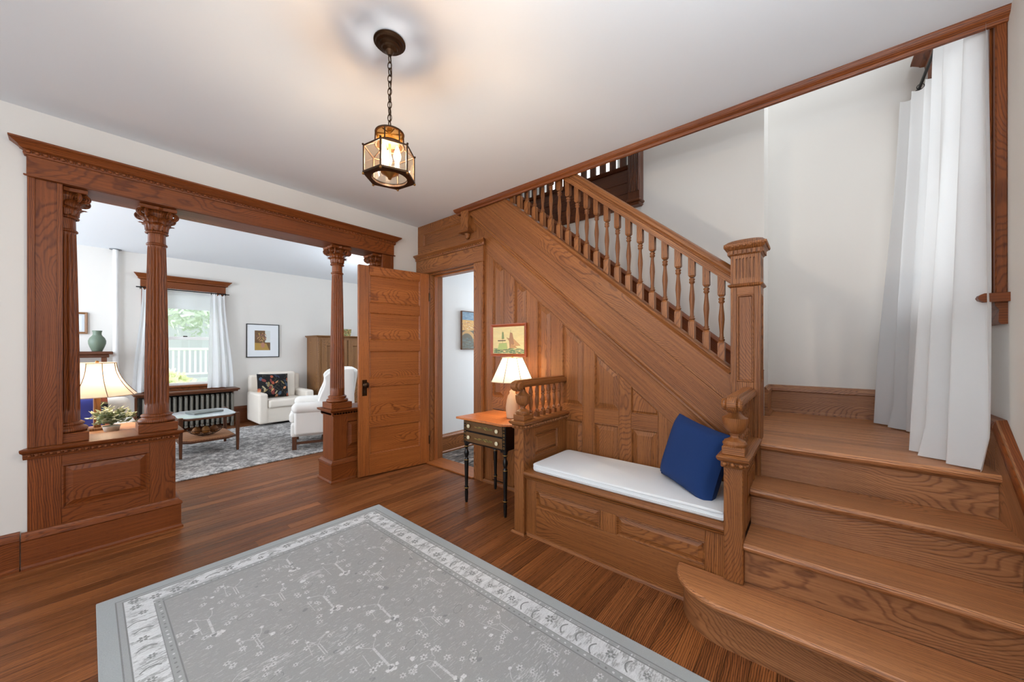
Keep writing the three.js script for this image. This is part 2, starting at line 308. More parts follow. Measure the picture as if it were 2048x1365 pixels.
unseenWindow(5, 'unseen window in the side wall behind the viewer, placed to light the hall', 'z', ZR + 0.1, -2.0, -0.7, 0.7, 2.4);
unseenWindow(6, 'unseen window nearest the columns, placed to light the living room', 'x', XB - 0.1, -5.25, -3.95, 0.65, 2.35);
unseenWindow(7, 'unseen window in the far corner, placed to light the living room', 'x', XB - 0.1, -7.15, -5.85, 0.65, 2.35);
unseenWindow(8, 'unseen narrow window at the passage end, placed to light the passage wall', 'x', 4.65, -3.3, -2.6, 0.75, 2.25);
unseenWindow(9, 'unseen upper floor window, placed to light the stair walls', 'z', ZR + 0.1, 2.4, 3.5, 3.5, 5.1);
unseenWindow(10, 'unseen upper hall window, placed to light the gallery', 'x', 4.7, -3.2, -2.0, 3.45, 4.95);

// ---------- baseboards ----------
const BASE = [[0, 0], [0.034, 0], [0.034, 0.012], [0.022, 0.022], [0.022, 0.165], [0.030, 0.172], [0.028, 0.190], [0.016, 0.202], [0.012, 0.214], [0, 0.216]];
const base = (h, t = 1) => BASE.map(([o, u]) => [o * t, u > 0.1 ? u - 0.216 + h : u]);
{
  const b = setting('baseboard_left', 'dark reddish oak baseboard left of the column pedestal', 'baseboard');
  add(b, 'board', W(mould(base(0.216), V(XB, 0, ZC), V(-0.22, 0, ZC), AX.z), 'x'), M.red);
  const c = setting('baseboard_living', 'dark reddish wooden baseboard along the living room wall', 'baseboard');
  add(c, 'board', W(mould(base(0.28), V(XB, 0, ZB), V(4.5, 0, ZB), AX.z), 'x'), M.red);
  const d = setting('baseboard_passage', 'tall oak baseboard along the passage wall beyond the doorway', 'baseboard');
  add(d, 'board', W(mould(base(0.22), V(2.62, 0, -3.42), V(4.5, 0, -3.42), AX.z), 'x'), M.oak);
  const e = setting('baseboard_landing', 'dark oak baseboard behind the stair landing', 'baseboard');
  add(e, 'board', W(mould(base(0.215), V(3.60, 0.745, -0.288), V(3.60, 0.745, ZR), V(-1, 0, 0), { m0: -1, m1: -1 }), 'z'), M.stepRiser);
  add(e, 'return_board', W(mould(base(0.215), V(3.30, 0.745, -0.288), V(3.60, 0.745, -0.288), AX.z, { m1: -1 }), 'x'), M.stepRiser);
  const s = setting('baseboard_right', 'dark oak skirting stepping up beside the stair treads', 'baseboard');
  // a slanted board with a cap moulding, level along the landing and along the hall floor
  const line = [[XB, 0.20], [1.52, 0.20], [2.41, 0.955], [3.60, 0.955]];
  for (let i = 0; i < 3; i++) {
    const [a, ya] = line[i], [c2, yb] = line[i + 1], low = i === 2 ? 0.70 : i ? -0.001 : 0, lowB = i === 2 ? 0.70 : i ? 0.5 : 0;
    add(s, 'board', W(slab([[-c2, lowB], [-a, low], [-a, ya], [-c2, yb]], 0, 0.028, basis(V(-1, 0, 0), V(0, 1, 0), V(0, 0, -1), V(0, 0, ZR))), V(c2 - a, yb - ya, 0)), M.stepRiser);
    const d2 = V(c2 - a, yb - ya, 0).normalize(), up = V(-d2.y, d2.x, 0);
    add(s, 'cap_moulding', W(mould([[0, -0.045], [0.034, -0.045], [0.038, -0.030], [0.032, -0.012], [0.022, 0], [0, 0.004]], V(a, ya, ZR), V(c2, yb, ZR), V(0, 0, -1), { up }), d2), M.red);
  }
}
// ---------- crown trim round the stair opening ----------
{
  const t = setting('trim_1', 'dark oak moulding along the edge of the stair ceiling opening', 'trim');
  const prof = [[0, 0.005], [0, -0.052], [0.012, -0.050], [0.016, -0.036], [0.030, -0.026], [0.036, -0.012], [0.040, 0.0], [0.040, 0.005]].map(([o, u]) => [o, u]);
  add(t, 'moulding', W(mould(prof, V(2.405, H, -2.70), V(2.405, H, ZR), V(-1, 0, 0), { m0: 1 }), 'z'), M.redStraight);
  add(t, 'moulding', W(mould(prof, V(2.405, H, -2.70), V(3.3, H, -2.70), V(0, 0, -1), { m0: 1 }), 'x'), M.redStraight);
  add(t, 'fascia', W(box(2.40, 2.42, H - 0.045, UP2, -2.68, ZR, 0.002), 'z'), M.red);
  add(t, 'fascia', W(box(2.42, 3.3, H - 0.045, UP2, -2.70, -2.68, 0.002), 'x'), M.red);
}
// ---------- panelled stair wall with the doorway ----------
const SL = 0.836, G = (z) => 1.53 + SL * (-1.354 - z), T = (z) => 1.467 + SL * (-1.54 - z), ST = (z) => 1.134 + SL * (-0.375 - z);
{
  const w = setting('wall_front', 'oak panelled wall below the stair with a doorway', 'wall'), F = onX(XW);
  const zs = [[-2.29, -2.144], [-2.033, -1.888], [-1.778, -1.638], [-1.533, -1.347], [-1.255, -1.061], [-0.974, -0.79]];
  add(w, 'backing', slab([[-2.50, 0], [-0.30, 0], [-0.30, G(-0.30) - 0.01], [-2.50, G(-2.50) - 0.01]], -0.16, -0.024, F), M.under);
  const edges = [-2.39, ...zs.flat(), -0.355];
  for (let i = 0; i < edges.length; i += 2) { const a = edges[i], b = edges[i + 1]; add(w, 'stile', W(slab([[a, 0.02], [b, 0.02], [b, T(b) - 0.001], [a, T(a) - 0.001]], -0.02, 0, F), 'y'), i % 4 ? M.oak : M.oakStraight); }
  for (const [a, b] of zs) {
    for (const [y0, y1] of [[0.70, 0.806], [0.04, 0.20]]) add(w, 'rail', W(slab(rect(a + 0.0008, b - 0.0008, y0, y1), -0.02, -0.0005, F), 'z'), M.oak);
    add(w, 'panel', W(rings([[a, 0.806], [b, 0.806], [b, T(b)], [a, T(a)]], T(b) < 0.9 ? [[0, 0.001], [0.003, 0.002], [0.006, -0.004], [0.008, -0.009], [0.014, -0.004]] : RAISED).applyMatrix4(F), 'y'), M.oak);
    add(w, 'panel', W(rings(rect(a, b, 0.20, 0.70), RAISED).applyMatrix4(F), 'y'), M.oak);
  }
  const dir = V(0, -SL, 1);
  add(w, 'sloping_rail', W(slab([[-2.39, T(-2.39)], [-0.355, T(-0.355)], [-0.355, G(-0.355)], [-2.39, G(-2.39)]], -0.02, 0.001, F), dir), M.oakStraight);
  add(w, 'shoe_moulding', W(mould([[0, 0], [0.03, 0], [0.03, 0.012], [0.018, 0.026], [0, 0.03]], V(XW, 0, -2.385), V(XW, 0, -1.57), V(-1, 0, 0)), 'z'), M.oakStraight);
  // over the door
  add(w, 'backing', slab(rect(-3.44, -2.39, 2.07, H), -0.16, -0.024, F), M.under);
  add(w, 'corner_board', W(slab(rect(-2.50, -2.36, 2.06, H), -0.02, -0.001, F), 'y'), M.oak);
  add(w, 'frieze_rail', W(slab(rect(-3.44, -2.50, 2.27, 2.385), -0.02, 0, F), 'z'), M.oak); add(w, 'frieze_rail', W(slab(rect(-3.44, -2.50, 2.525, H), -0.02, 0, F), 'z'), M.oak);
  add(w, 'frieze_stile', W(slab(rect(-3.44, -3.34, 2.386, 2.524), -0.02, 0.0005, F), 'y'), M.oak); add(w, 'frieze_stile', W(slab(rect(-2.70, -2.50, 2.386, 2.524), -0.02, 0.0005, F), 'y'), M.oak);
  add(w, 'frieze_panel', W(rings(rect(-3.34, -2.70, 2.385, 2.525), SUNK).applyMatrix4(F), 'z'), M.oak);
  // door casing
  for (const [a, b] of [[-3.395, -3.24], [-2.508, -2.385]]) add(w, 'door_casing', W(slab(rect(a, b, 0, 2.07), -0.02, 0.03, F, 0.004), 'y'), M.oak);
  add(w, 'casing_bead', W(box(2.412, 2.43, 0, 2.07, -2.405, -2.392, 0.004), 'y'), M.oakStraight);
  add(w, 'head_casing', W(slab(rect(-3.425, -2.378, 2.071, 2.222), -0.02, 0.034, F, 0.004), 'z'), M.oak);
  const crown = [[0, 0], [0.04, 0], [0.044, 0.008], [0.044, 0.024], [0.056, 0.034], [0.072, 0.044], [0.072, 0.058], [0, 0.066]];
  add(w, 'head_crown', W(mould(crown, V(XW, 2.222, -3.425), V(XW, 2.222, -2.378), V(-1, 0, 0), { m1: 0.55 }), 'z'), M.oakStraight);
  add(w, 'egg_and_dart', eggs(V(2.403, 2.238, -3.41), V(2.403, 2.238, -2.385), V(-1, 0, 0), 0.027, 0.018, 0.007), M.oakStraight, { kind: 'stuff' });
  add(w, 'jamb', W(box(2.47, 2.64, 0, 2.07, -3.27, -3.236, 0.003), 'y'), M.oak); add(w, 'jamb', W(box(2.47, 2.64, 0, 2.07, -2.512, -2.48, 0.003), 'y'), M.oak);
  add(w, 'jamb_head', W(box(2.47, 2.64, 2.055, 2.09, -3.27, -2.48, 0.003), 'z'), M.oak);
  add(w, 'door_stop', W(box(2.52, 2.56, 0, 2.056, -3.237, -3.222, 0.003), 'y'), M.doorStraight); add(w, 'door_stop', W(box(2.52, 2.56, 2.042, 2.056, -3.237, -2.51, 0.003), 'z'), M.doorStraight);
  add(w, 'threshold', W(box(2.405, 2.63, 0, 0.014, -3.24, -2.51, 0.005), 'z'), M.doorStraight);
  add(w, 'wall_fill', MUV(join([box(2.62, 2.66, 2.09, H, -3.42, -2.33, 0), box(2.50, 2.62, 0, 2.1, -2.48, -2.41, 0), box(2.50, 2.62, 0, 2.1, -3.44, -3.27, 0)])), M.wallWhite);
}
// ---------- the door: five panels, swung back into the hall ----------
{
  const d = setting('door_1', 'five panel oak door swung open against the column wall', 'door');
  d.position.set(2.437, 0.008, -3.235); d.rotation.y = Math.PI - 0.182;
  const L = 0.735, Hd = 2.052, ys = [[0.197, 0.470], [0.575, 0.875], [0.945, 1.222], [1.322, 1.600], [1.690, 1.967]];
  const P = (name, g, m, parent = d) => plainMesh(name, g, m, parent);
  P('stile', W(box(0, 0.1, 0, Hd, -0.02, 0.02, 0.003), 'y'), M.doorStraight); P('stile', W(box(L - 0.1, L, 0, Hd, -0.02, 0.02, 0.003), 'y'), M.doorStraight);
  const cuts = [0, ...ys.flat(), Hd];
  for (let i = 0; i < cuts.length; i += 2) P('rail', W(box(0.1005, L - 0.1005, cuts[i], cuts[i + 1], -0.0195, 0.0195, 0.002), 'x'), M.door);
  const list = [[0, 0.0], [0.006, 0.001], [0.012, -0.005], [0.016, -0.010]];
  for (const [a, b] of ys) {
    const f = rings(rect(0.1, L - 0.1, a, b), list), g = f.clone().rotateY(Math.PI).translate(L, 0, 0);
    P('panel', W(join([f.translate(0, 0, 0.0195), g.translate(0, 0, -0.0195)]), 'x'), M.door);
  }
  for (const s of [-1, 1]) {
    const plate = P('lock_plate', new RoundedBoxGeometry(0.045, 0.155, 0.004, 2, 0.002).translate(L - 0.055, 0.86, s * 0.022), M.bronze);
    P('knob', lathe([[0, 0], [0.014, 0], [0.011, 0.02], [0.016, 0.028], [0.028, 0.038], [0.030, 0.05], [0.022, 0.062], [0, 0.066]], 18).rotateX(s * Math.PI / 2).translate(L - 0.055, 0.89, s * 0.024), M.bronze, plate);
    P('keyhole', box(-0.004, 0.004, -0.012, 0.012, -0.001, 0.001, 0.0005).translate(L - 0.055, 0.825, s * 0.0245), M.black, plate);
  }
  for (const y of [0.25, 1.8]) P('hinge', lathe([[0, -0.045], [0.007, -0.045], [0.007, 0.045], [0, 0.045]], 10).translate(-0.004, y, -0.021), M.bronze);
}
// ---------- living room window ----------
const CROWN = [[0, 0], [0.006, 0], [0.010, 0.012], [0.012, 0.035], [0.030, 0.045], [0.036, 0.055], [0.062, 0.080], [0.070, 0.084], [0.070, 0.096], [0, 0.1]];
{
  const w = setting('window_2', 'living room sash window in a dark oak casing', 'window'), z = ZB;
  for (const [a, b] of [[0.56, 0.66], [1.42, 1.52]]) add(w, 'casing', W(box(a, b, 0.66, 2.15, z, z + 0.025, 0.003), 'y'), M.red);
  add(w, 'head_casing', W(box(0.55, 1.53, 2.15, 2.25, z, z + 0.03, 0.003), 'x'), M.red);
  add(w, 'head_crown', W(mould(CROWN.map(([o, u]) => [o + 0.03 * (u > 0.0), u * 0.85]), V(0.55, 2.25, z), V(1.53, 2.25, z), AX.z, { m0: 0.7, m1: 0.7 }), 'x'), M.redStraight);
  add(w, 'jamb', W(join([box(0.64, 0.662, 0.68, 2.15, z - 0.2, z, 0), box(1.418, 1.44, 0.68, 2.15, z - 0.2, z, 0)]), 'y'), M.white);
  add(w, 'jamb_head', MUV(box(0.66, 1.42, 2.128, 2.15, z - 0.2, z, 0)), M.white);
  add(w, 'stool', W(box(0.52, 1.56, 0.655, 0.685, z - 0.1, z + 0.06, 0.006), 'x'), M.red); add(w, 'apron', W(box(0.56, 1.52, 0.60, 0.655, z, z + 0.02, 0.003), 'x'), M.red);
  const sash = (y0, y1, zz) => { const s = add(w, 'sash', MUV(join([box(0.662, 0.71, y0, y1, zz - 0.02, zz + 0.02), box(1.37, 1.418, y0, y1, zz - 0.02, zz + 0.02), box(0.71, 1.37, y0, y0 + 0.035, zz - 0.02, zz + 0.02), box(0.71, 1.37, y1 - 0.045, y1, zz - 0.02, zz + 0.02)])), M.white); add(s, 'pane', box(0.71, 1.37, y0 + 0.035, y1 - 0.045, zz - 0.002, zz + 0.002, 0), M.glass); };
  sash(0.685, 1.43, z - 0.07); sash(1.40, 2.13, z - 0.115);
  add(w, 'sash_lock', box(1.02, 1.07, 1.43, 1.445, z - 0.08, z - 0.05, 0.003), M.iron);
  add(w, 'roller_blind', MUV(box(0.672, 1.408, 1.86, 2.12, z - 0.085, z - 0.082, 0)), M.sheer);
}
// ---------- stair window ----------
{
  const w = setting('window_1', 'tall stair window in dark oak casing behind white curtains', 'window'), z = ZR;
  for (const [a, b] of [[2.40, 2.50], [3.40, 3.50]]) {
    add(w, 'casing', W(box(a, b, 1.475, 2.95, z - 0.032, z, 0.004), 'y'), M.red);
    add(w, 'casing_bead', W(box(a + 0.03, b - 0.03, 1.475, 2.95, z - 0.039, z - 0.03, 0.004), 'y'), M.redStraight);
  }
  add(w, 'head_casing', W(box(2.38, 3.52, 2.95, 3.06, z - 0.036, z, 0.004), 'x'), M.red);
  add(w, 'head_crown', W(mould(CROWN.map(([o, u]) => [o + 0.034 * (u > 0), u]), V(2.38, 3.06, z), V(3.52, 3.06, z), V(0, 0, -1), { m0: 0.6, m1: 0.6 }), 'x'), M.red);
  add(w, 'stool', W(mould([[0, 0], [0.065, 0], [0.078, 0.008], [0.082, 0.018], [0.078, 0.028], [0.065, 0.036], [0, 0.036]], V(2.375, 1.44, z), V(3.525, 1.44, z), V(0, 0, -1)), 'x'), M.red);
  add(w, 'apron', W(mould([[0, 0], [0.018, 0], [0.024, 0.01], [0.022, 0.06], [0.032, 0.075], [0.034, 0.09], [0, 0.09]], V(2.40, 1.35, z), V(3.50, 1.35, z), V(0, 0, -1)), 'x'), M.red);
  add(w, 'jamb', W(join([box(2.47, 2.492, 1.47, 2.95, z, z + 0.2, 0), box(3.408, 3.43, 1.47, 2.95, z, z + 0.2, 0)]), 'y'), M.red);
  for (const [y0, y1, zz] of [[1.47, 2.22, z + 0.08], [2.19, 2.95, z + 0.125]]) {
    const s = add(w, 'sash', W(join([box(2.492, 2.54, y0, y1, zz - 0.02, zz + 0.02), box(3.36, 3.408, y0, y1, zz - 0.02, zz + 0.02), box(2.54, 3.36, y0, y0 + 0.04, zz - 0.02, zz + 0.02), box(2.54, 3.36, y1 - 0.045, y1, zz - 0.02, zz + 0.02)])), M.white);
    add(s, 'pane', box(2.54, 3.36, y0 + 0.04, y1 - 0.045, zz - 0.002, zz + 0.002, 0), M.glass);
  }
}
// ---------- colonnade: pedestals, columns, pilasters, entablature ----------
const CXM = 0.967, FLIP = 2 * CXM, sides = [['left', (x) => x], ['right', (x) => FLIP - x]];
for (const [side, m] of sides) {
  const lab = side === 'left' ? 'panelled oak pedestal at the left of the columned opening' : 'panelled oak pedestal half hidden by the open door';
  const t = thing('column_pedestal', lab, 'pedestal', [m(0.115), 0, -3.54], 'column pedestals');
  const X = (a, b) => (m(a) < m(b) ? [m(a), m(b)] : [m(b), m(a)]), F = onZ(-3.43), zf = -3.43, zb = -3.65;
  const b = (a, c, y0, y1, z0, z1, ch) => box(...X(a, c), y0, y1, z0, z1, ch);
  add(t, 'core', W(b(-0.185, 0.42, 0, 0.64, zb + 0.012, zf - 0.014, 0.002), 'y'), M.redStraight);
  const S = (a, c, y0, y1, grain, mat) => W(slab(rect(...X(a, c), y0, y1), -0.014, 0, F), grain), [p0, p1] = [-0.072, 0.298];
  add(t, 'stile', S(-0.195, p0, 0.2, 0.63, 'y'), M.redStraight); add(t, 'stile', S(p1, 0.425, 0.2, 0.63, 'y'), M.red);
  add(t, 'rail', S(p0 + 0.0006, p1 - 0.0006, 0.2, 0.292, 'x'), M.red); add(t, 'rail', S(p0 + 0.0006, p1 - 0.0006, 0.556, 0.63, 'x'), M.red);
  add(t, 'panel', W(rings(rect(...X(p0, p1), 0.292, 0.556), RAISED).applyMatrix4(F), 'x'), M.red);
  const e = add(t, 'end_board', W(b(0.42, 0.427, 0.2, 0.63, zb, zf + 0.0005, 0.002), 'y'), M.redStraight);
  // plinth round three sides
  const pl = [[0, 0], [0.036, 0], [0.036, 0.012], [0.026, 0.024], [0.026, 0.160], [0.033, 0.168], [0.030, 0.184], [0.016, 0.196], [0.012, 0.206], [0, 0.208]];
  const A = V(m(-0.215), 0, zf), B = V(m(0.427), 0, zf), C = V(m(0.427), 0, zb), D = V(m(-0.215), 0, zb);
  const o = V(side === 'left' ? 1 : -1, 0, 0);
  add(t, 'plinth', [W(mould(pl, A, B, AX.z, { m1: 1 }), 'x'), W(mould(pl, B, C, o, { m0: 1, m1: 1 }), 'z'), W(mould(pl, D, C, V(0, 0, -1), { m1: 1 }), 'x')], M.red);
  // cap
  const cp = [[0, 0], [0.010, 0], [0.014, 0.010], [0.014, 0.030], [0.022, 0.036], [0.034, 0.042], [0.040, 0.052], [0.040, 0.062], [0, 0.064]], y = 0.618;
  const R = [V(m(-0.205), y, zf), V(m(0.427), y, zf), V(m(0.427), y, zb), V(m(-0.205), y, zb)];
  const cap = add(t, 'cap', [W(mould(cp, R[0], R[1], AX.z, { m1: 1, m0: 0.4 }), 'x'), W(mould(cp, R[1], R[2], o, { m0: 1, m1: 1 }), 'z'), W(mould(cp, R[3], R[2], V(0, 0, -1), { m1: 1 }), 'x'), W(b(-0.2, 0.43, 0.66, 0.682, zb, zf, 0), 'x')], M.redStraight);
  add(t, 'egg_and_dart', [eggs(V(m(-0.2), 0.638, zf + 0.016), V(m(0.43), 0.638, zf + 0.016), AX.z, 0.026, 0.018, 0.007), eggs(V(m(0.443), 0.638, zf), V(m(0.443), 0.638, zb), o, 0.026, 0.018, 0.007)], M.redStraight, { kind: 'stuff' });
  // pilaster that frames the opening
  const p = thing('pilaster', side === 'left' ? 'flat oak pilaster beside the white wall at the far left' : 'short visible end of an oak pilaster above the open door', 'pilaster', [m(-0.135), 0.682, -3.53], 'pilasters');
  add(p, 'board', W(b(-0.195, -0.068, 0.682, 2.226, -3.655, -3.424, 0.002), 'y'), M.red);
  for (const [q0, q1] of [[-0.195, -0.167], [-0.090, -0.068]]) add(p, 'edge_strip', W(b(q0, q1, 0.682, 2.226, -3.424, -3.417, 0.002), 'y'), M.redStraight);
}
function makeColumn() {
  const t = new THREE.Group(), P = (n, g, m, q = t) => plainMesh(n, g, m, q), y1 = 1.365, y0 = 0.115;          // heights above the pedestal
  P('plinth_block', W(box(-0.098, 0.098, 0, 0.056, -0.098, 0.098, 0.003), 'x'), M.red);
  P('base', LW(lathe([[0, 0.056], [0.090, 0.056], [0.096, 0.064], [0.096, 0.076], [0.088, 0.084], [0.078, 0.088], [0.076, 0.096], [0.082, 0.100], [0.082, 0.108], [0.074, 0.114], [0.066, 0.118], [0, 0.118]], 32), 0.08), M.redStraight);
  // fluted shaft with a slight swell
  const nA = 120, rows = [0, 0.03, 0.05, 0.065, 0.3, 0.55, 0.80, 0.915, 0.93, 0.945, 1], pos = [], uv = [], idx = [], fl = 20;
  rows.forEach((f, j) => {
    const R = 0.0635 - 0.018 * Math.pow(f, 1.6), k = f < 0.05 || f > 0.93 ? 0 : f === 0.05 || f === 0.93 ? 0.3 : 1, y = y0 + (y1 - y0) * f;
    for (let i = 0; i <= nA; i++) { const a = i / nA * Math.PI * 2, c = Math.abs(((i / nA * fl) % 1) - 0.5) * 2, r = R * (1 - 0.13 * k * Math.sqrt(Math.max(0, 1 - (c / 0.78) ** 2))); pos.push(r * Math.cos(a), y, r * Math.sin(a)); uv.push(y / 2, i / nA * 0.75); }
  });
  for (let j = 0; j + 1 < rows.length; j++) for (let i = 0; i < nA; i++) { const p = j * (nA + 1) + i, q = p + nA + 1; idx.push(p, q, p + 1, p + 1, q, q + 1); }
  const g = new THREE.BufferGeometry(); g.setAttribute('position', new THREE.Float32BufferAttribute(pos, 3)); g.setAttribute('uv', new THREE.Float32BufferAttribute(uv, 2)); g.setIndex(idx);
  P('shaft', toCreasedNormals(g.toNonIndexed(), 0.5), M.redStraight);
  P('necking', LW(lathe([[0.0455, 1.28], [0.054, 1.284], [0.056, 1.291], [0.052, 1.298], [0.0455, 1.30]], 28)), M.redStraight);
  const cap = P('capital', LW(lathe([[0.045, 1.364], [0.053, 1.366], [0.055, 1.373], [0.050, 1.380], [0.044, 1.384], [0.046, 1.44], [0.056, 1.49], [0.072, 1.518], [0, 1.518]], 28)), M.redStraight);
  const ab = []; for (let i = 0; i < 4; i++) { const a0 = i * Math.PI / 2 + Math.PI / 4; for (let k = 0; k <= 6; k++) { const f = k / 6, a = a0 + f * Math.PI / 2, r = 0.112 - 0.045 * Math.sin(f * Math.PI) ** 0.7 + 0.012 * Math.exp(-((f - 0.5) ** 2) * 90); if (k < 6) ab.push(new THREE.Vector2(r * Math.cos(a), r * Math.sin(a))); } }
  P('abacus', W(new THREE.ExtrudeGeometry(new THREE.Shape(ab), { depth: 0.018, bevelEnabled: true, bevelSize: 0.004, bevelThickness: 0.004, bevelSegments: 1 }).rotateX(-Math.PI / 2).translate(0, 1.520, 0), 'x'), M.redStraight, cap);
  const leaf = (h, lean, w) => {                                       // an acanthus leaf: ribs, a lobed edge, the tip curling over
    const s = new Soup(), N = 7, Q = []; for (let j = 0; j <= N; j++) { const f = j / N, wob = w * (0.75 + 0.45 * Math.sin(f * 2.4)) * (1 + 0.22 * Math.cos(f * 19)) * (f > 0.85 ? 0.62 : 1), curl = Math.max(0, f - 0.62) / 0.38, y = h * (f - 0.26 * curl * curl), o = lean * f * f + 0.020 * curl * curl + 0.012 * Math.sin(curl * Math.PI); Q.push([-1, -0.5, 0, 0.5, 1].map((c) => V(c * wob, y, o + 0.007 * (1 - Math.abs(c)) - 0.004 * (Math.abs(c) === 0.5)))); }
    for (let j = 0; j < N; j++) for (let i = 0; i < 4; i++) s.quad(Q[j][i], Q[j][i + 1], Q[j + 1][i + 1], Q[j + 1][i]);
    const back = Q.map((r) => r.map((v) => v.clone().setZ(v.z - 0.006))); for (let j = 0; j < N; j++) { s.quad(Q[j][0], Q[j + 1][0], back[j + 1][0], back[j][0]); s.quad(Q[j][4], back[j][4], back[j + 1][4], Q[j + 1][4]); } s.quad(Q[N][0], Q[N][4], back[N][4], back[N][0]);
    return W(s.geo(0.9), 'y');
  };
  const low = leaf(0.066, 0.012, 0.019), high = leaf(0.108, 0.022, 0.018);
  for (let i = 0; i < 8; i++) {
    const a = i * Math.PI / 4, l1 = P('acanthus_leaf', low, M.redStraight, cap), l2 = P('acanthus_leaf', high, M.redStraight, cap);
    l1.position.set(0.047 * Math.sin(a), 1.384, 0.047 * Math.cos(a)); l1.rotation.y = a; l2.position.set(0.047 * Math.sin(a + 0.39), 1.390, 0.047 * Math.cos(a + 0.39)); l2.rotation.y = a + 0.39;
  }
  const sp = []; for (let k = 0; k <= 26; k++) { const f = k / 26, a = f * Math.PI * 3.6 - 1.9, r = 0.026 * (1 - 0.72 * f); sp.push(V(r * Math.cos(a) * -1, r * Math.sin(a), 0)); }
  const vol = W(new THREE.TubeGeometry(new THREE.CatmullRomCurve3(sp), 34, 0.0072, 6), 'y');
  for (let i = 0; i < 4; i++) for (const s of [-1, 1]) { const a = i * Math.PI / 2 + Math.PI / 4 + s * 0.16, v = P('volute', vol, M.redStraight, cap); v.position.set(0.084 * Math.sin(a), 1.492, 0.084 * Math.cos(a)); v.rotation.y = a + Math.PI / 2 + s * 0.25; }
  cap.scale.set(1.12, 1, 1.12);
  return t;
}
const column0 = makeColumn();
[[-0.064, 'engaged fluted column against the left pilaster'], [0.343, 'fluted oak column standing free on the left pedestal'], [FLIP - 0.343, 'fluted oak column standing free beside the open door'], [FLIP + 0.064, 'fluted column behind the door, only its capital showing']].forEach(([x, label], i) => {
  const c = i ? column0.clone() : column0; c.name = numbered('fluted_column'); c.position.set(x, 0.683, -3.532); c.userData = { label, category: 'column', group: 'columns of the opening' }; scene.add(c);
});
{
  const t = thing('entablature', 'long carved oak beam with crown moulding over the columns', 'beam', [CXM, 2.225, -3.53]);
  const a = -0.197, b = 2.131, zf = -3.41, zb = -3.66;
  add(t, 'fascia', W(box(a, b, 2.228, 2.36, ZC, zf, 0.003), 'x'), M.red); add(t, 'soffit', W(box(a + 0.004, b - 0.004, 2.226, 2.25, zb, zf - 0.002, 0.002), 'x'), M.red);
  add(t, 'back_fascia', W(box(a, b, 2.228, 2.40, zb, zb + 0.03, 0.003), 'x'), M.red);
  add(t, 'bead', W(mould([[0, 0], [0.008, 0.002], [0.008, 0.010], [0, 0.012]], V(a - 0.006, 2.226, zf), V(b + 0.006, 2.226, zf), AX.z, { m0: 0.5, m1: 0.5 }), 'x'), M.redStraight);
  const cr = [[0, 0], [0.008, 0], [0.012, 0.008], [0.010, 0.028], [0.024, 0.036], [0.028, 0.044], [0.050, 0.062], [0.058, 0.068], [0.058, 0.078], [-0.03, 0.08]], y = 2.345;
  add(t, 'crown_moulding', [W(mould(cr, V(a, y, zf), V(b, y, zf), AX.z, { m0: 1, m1: 1 }), 'x'), W(mould(cr, V(a, y, zf), V(a, y, ZC), V(-1, 0, 0), { m0: 1 }), 'z'), W(mould(cr, V(b, y, zf), V(b, y, ZC), V(1, 0, 0), { m0: 1 }), 'z')], M.redStraight);
  add(t, 'egg_and_dart', eggs(V(a - 0.008, y + 0.018, zf + 0.012), V(b + 0.008, y + 0.018, zf + 0.012), AX.z, 0.031, 0.022, 0.009), M.redStraight, { kind: 'stuff' });
}
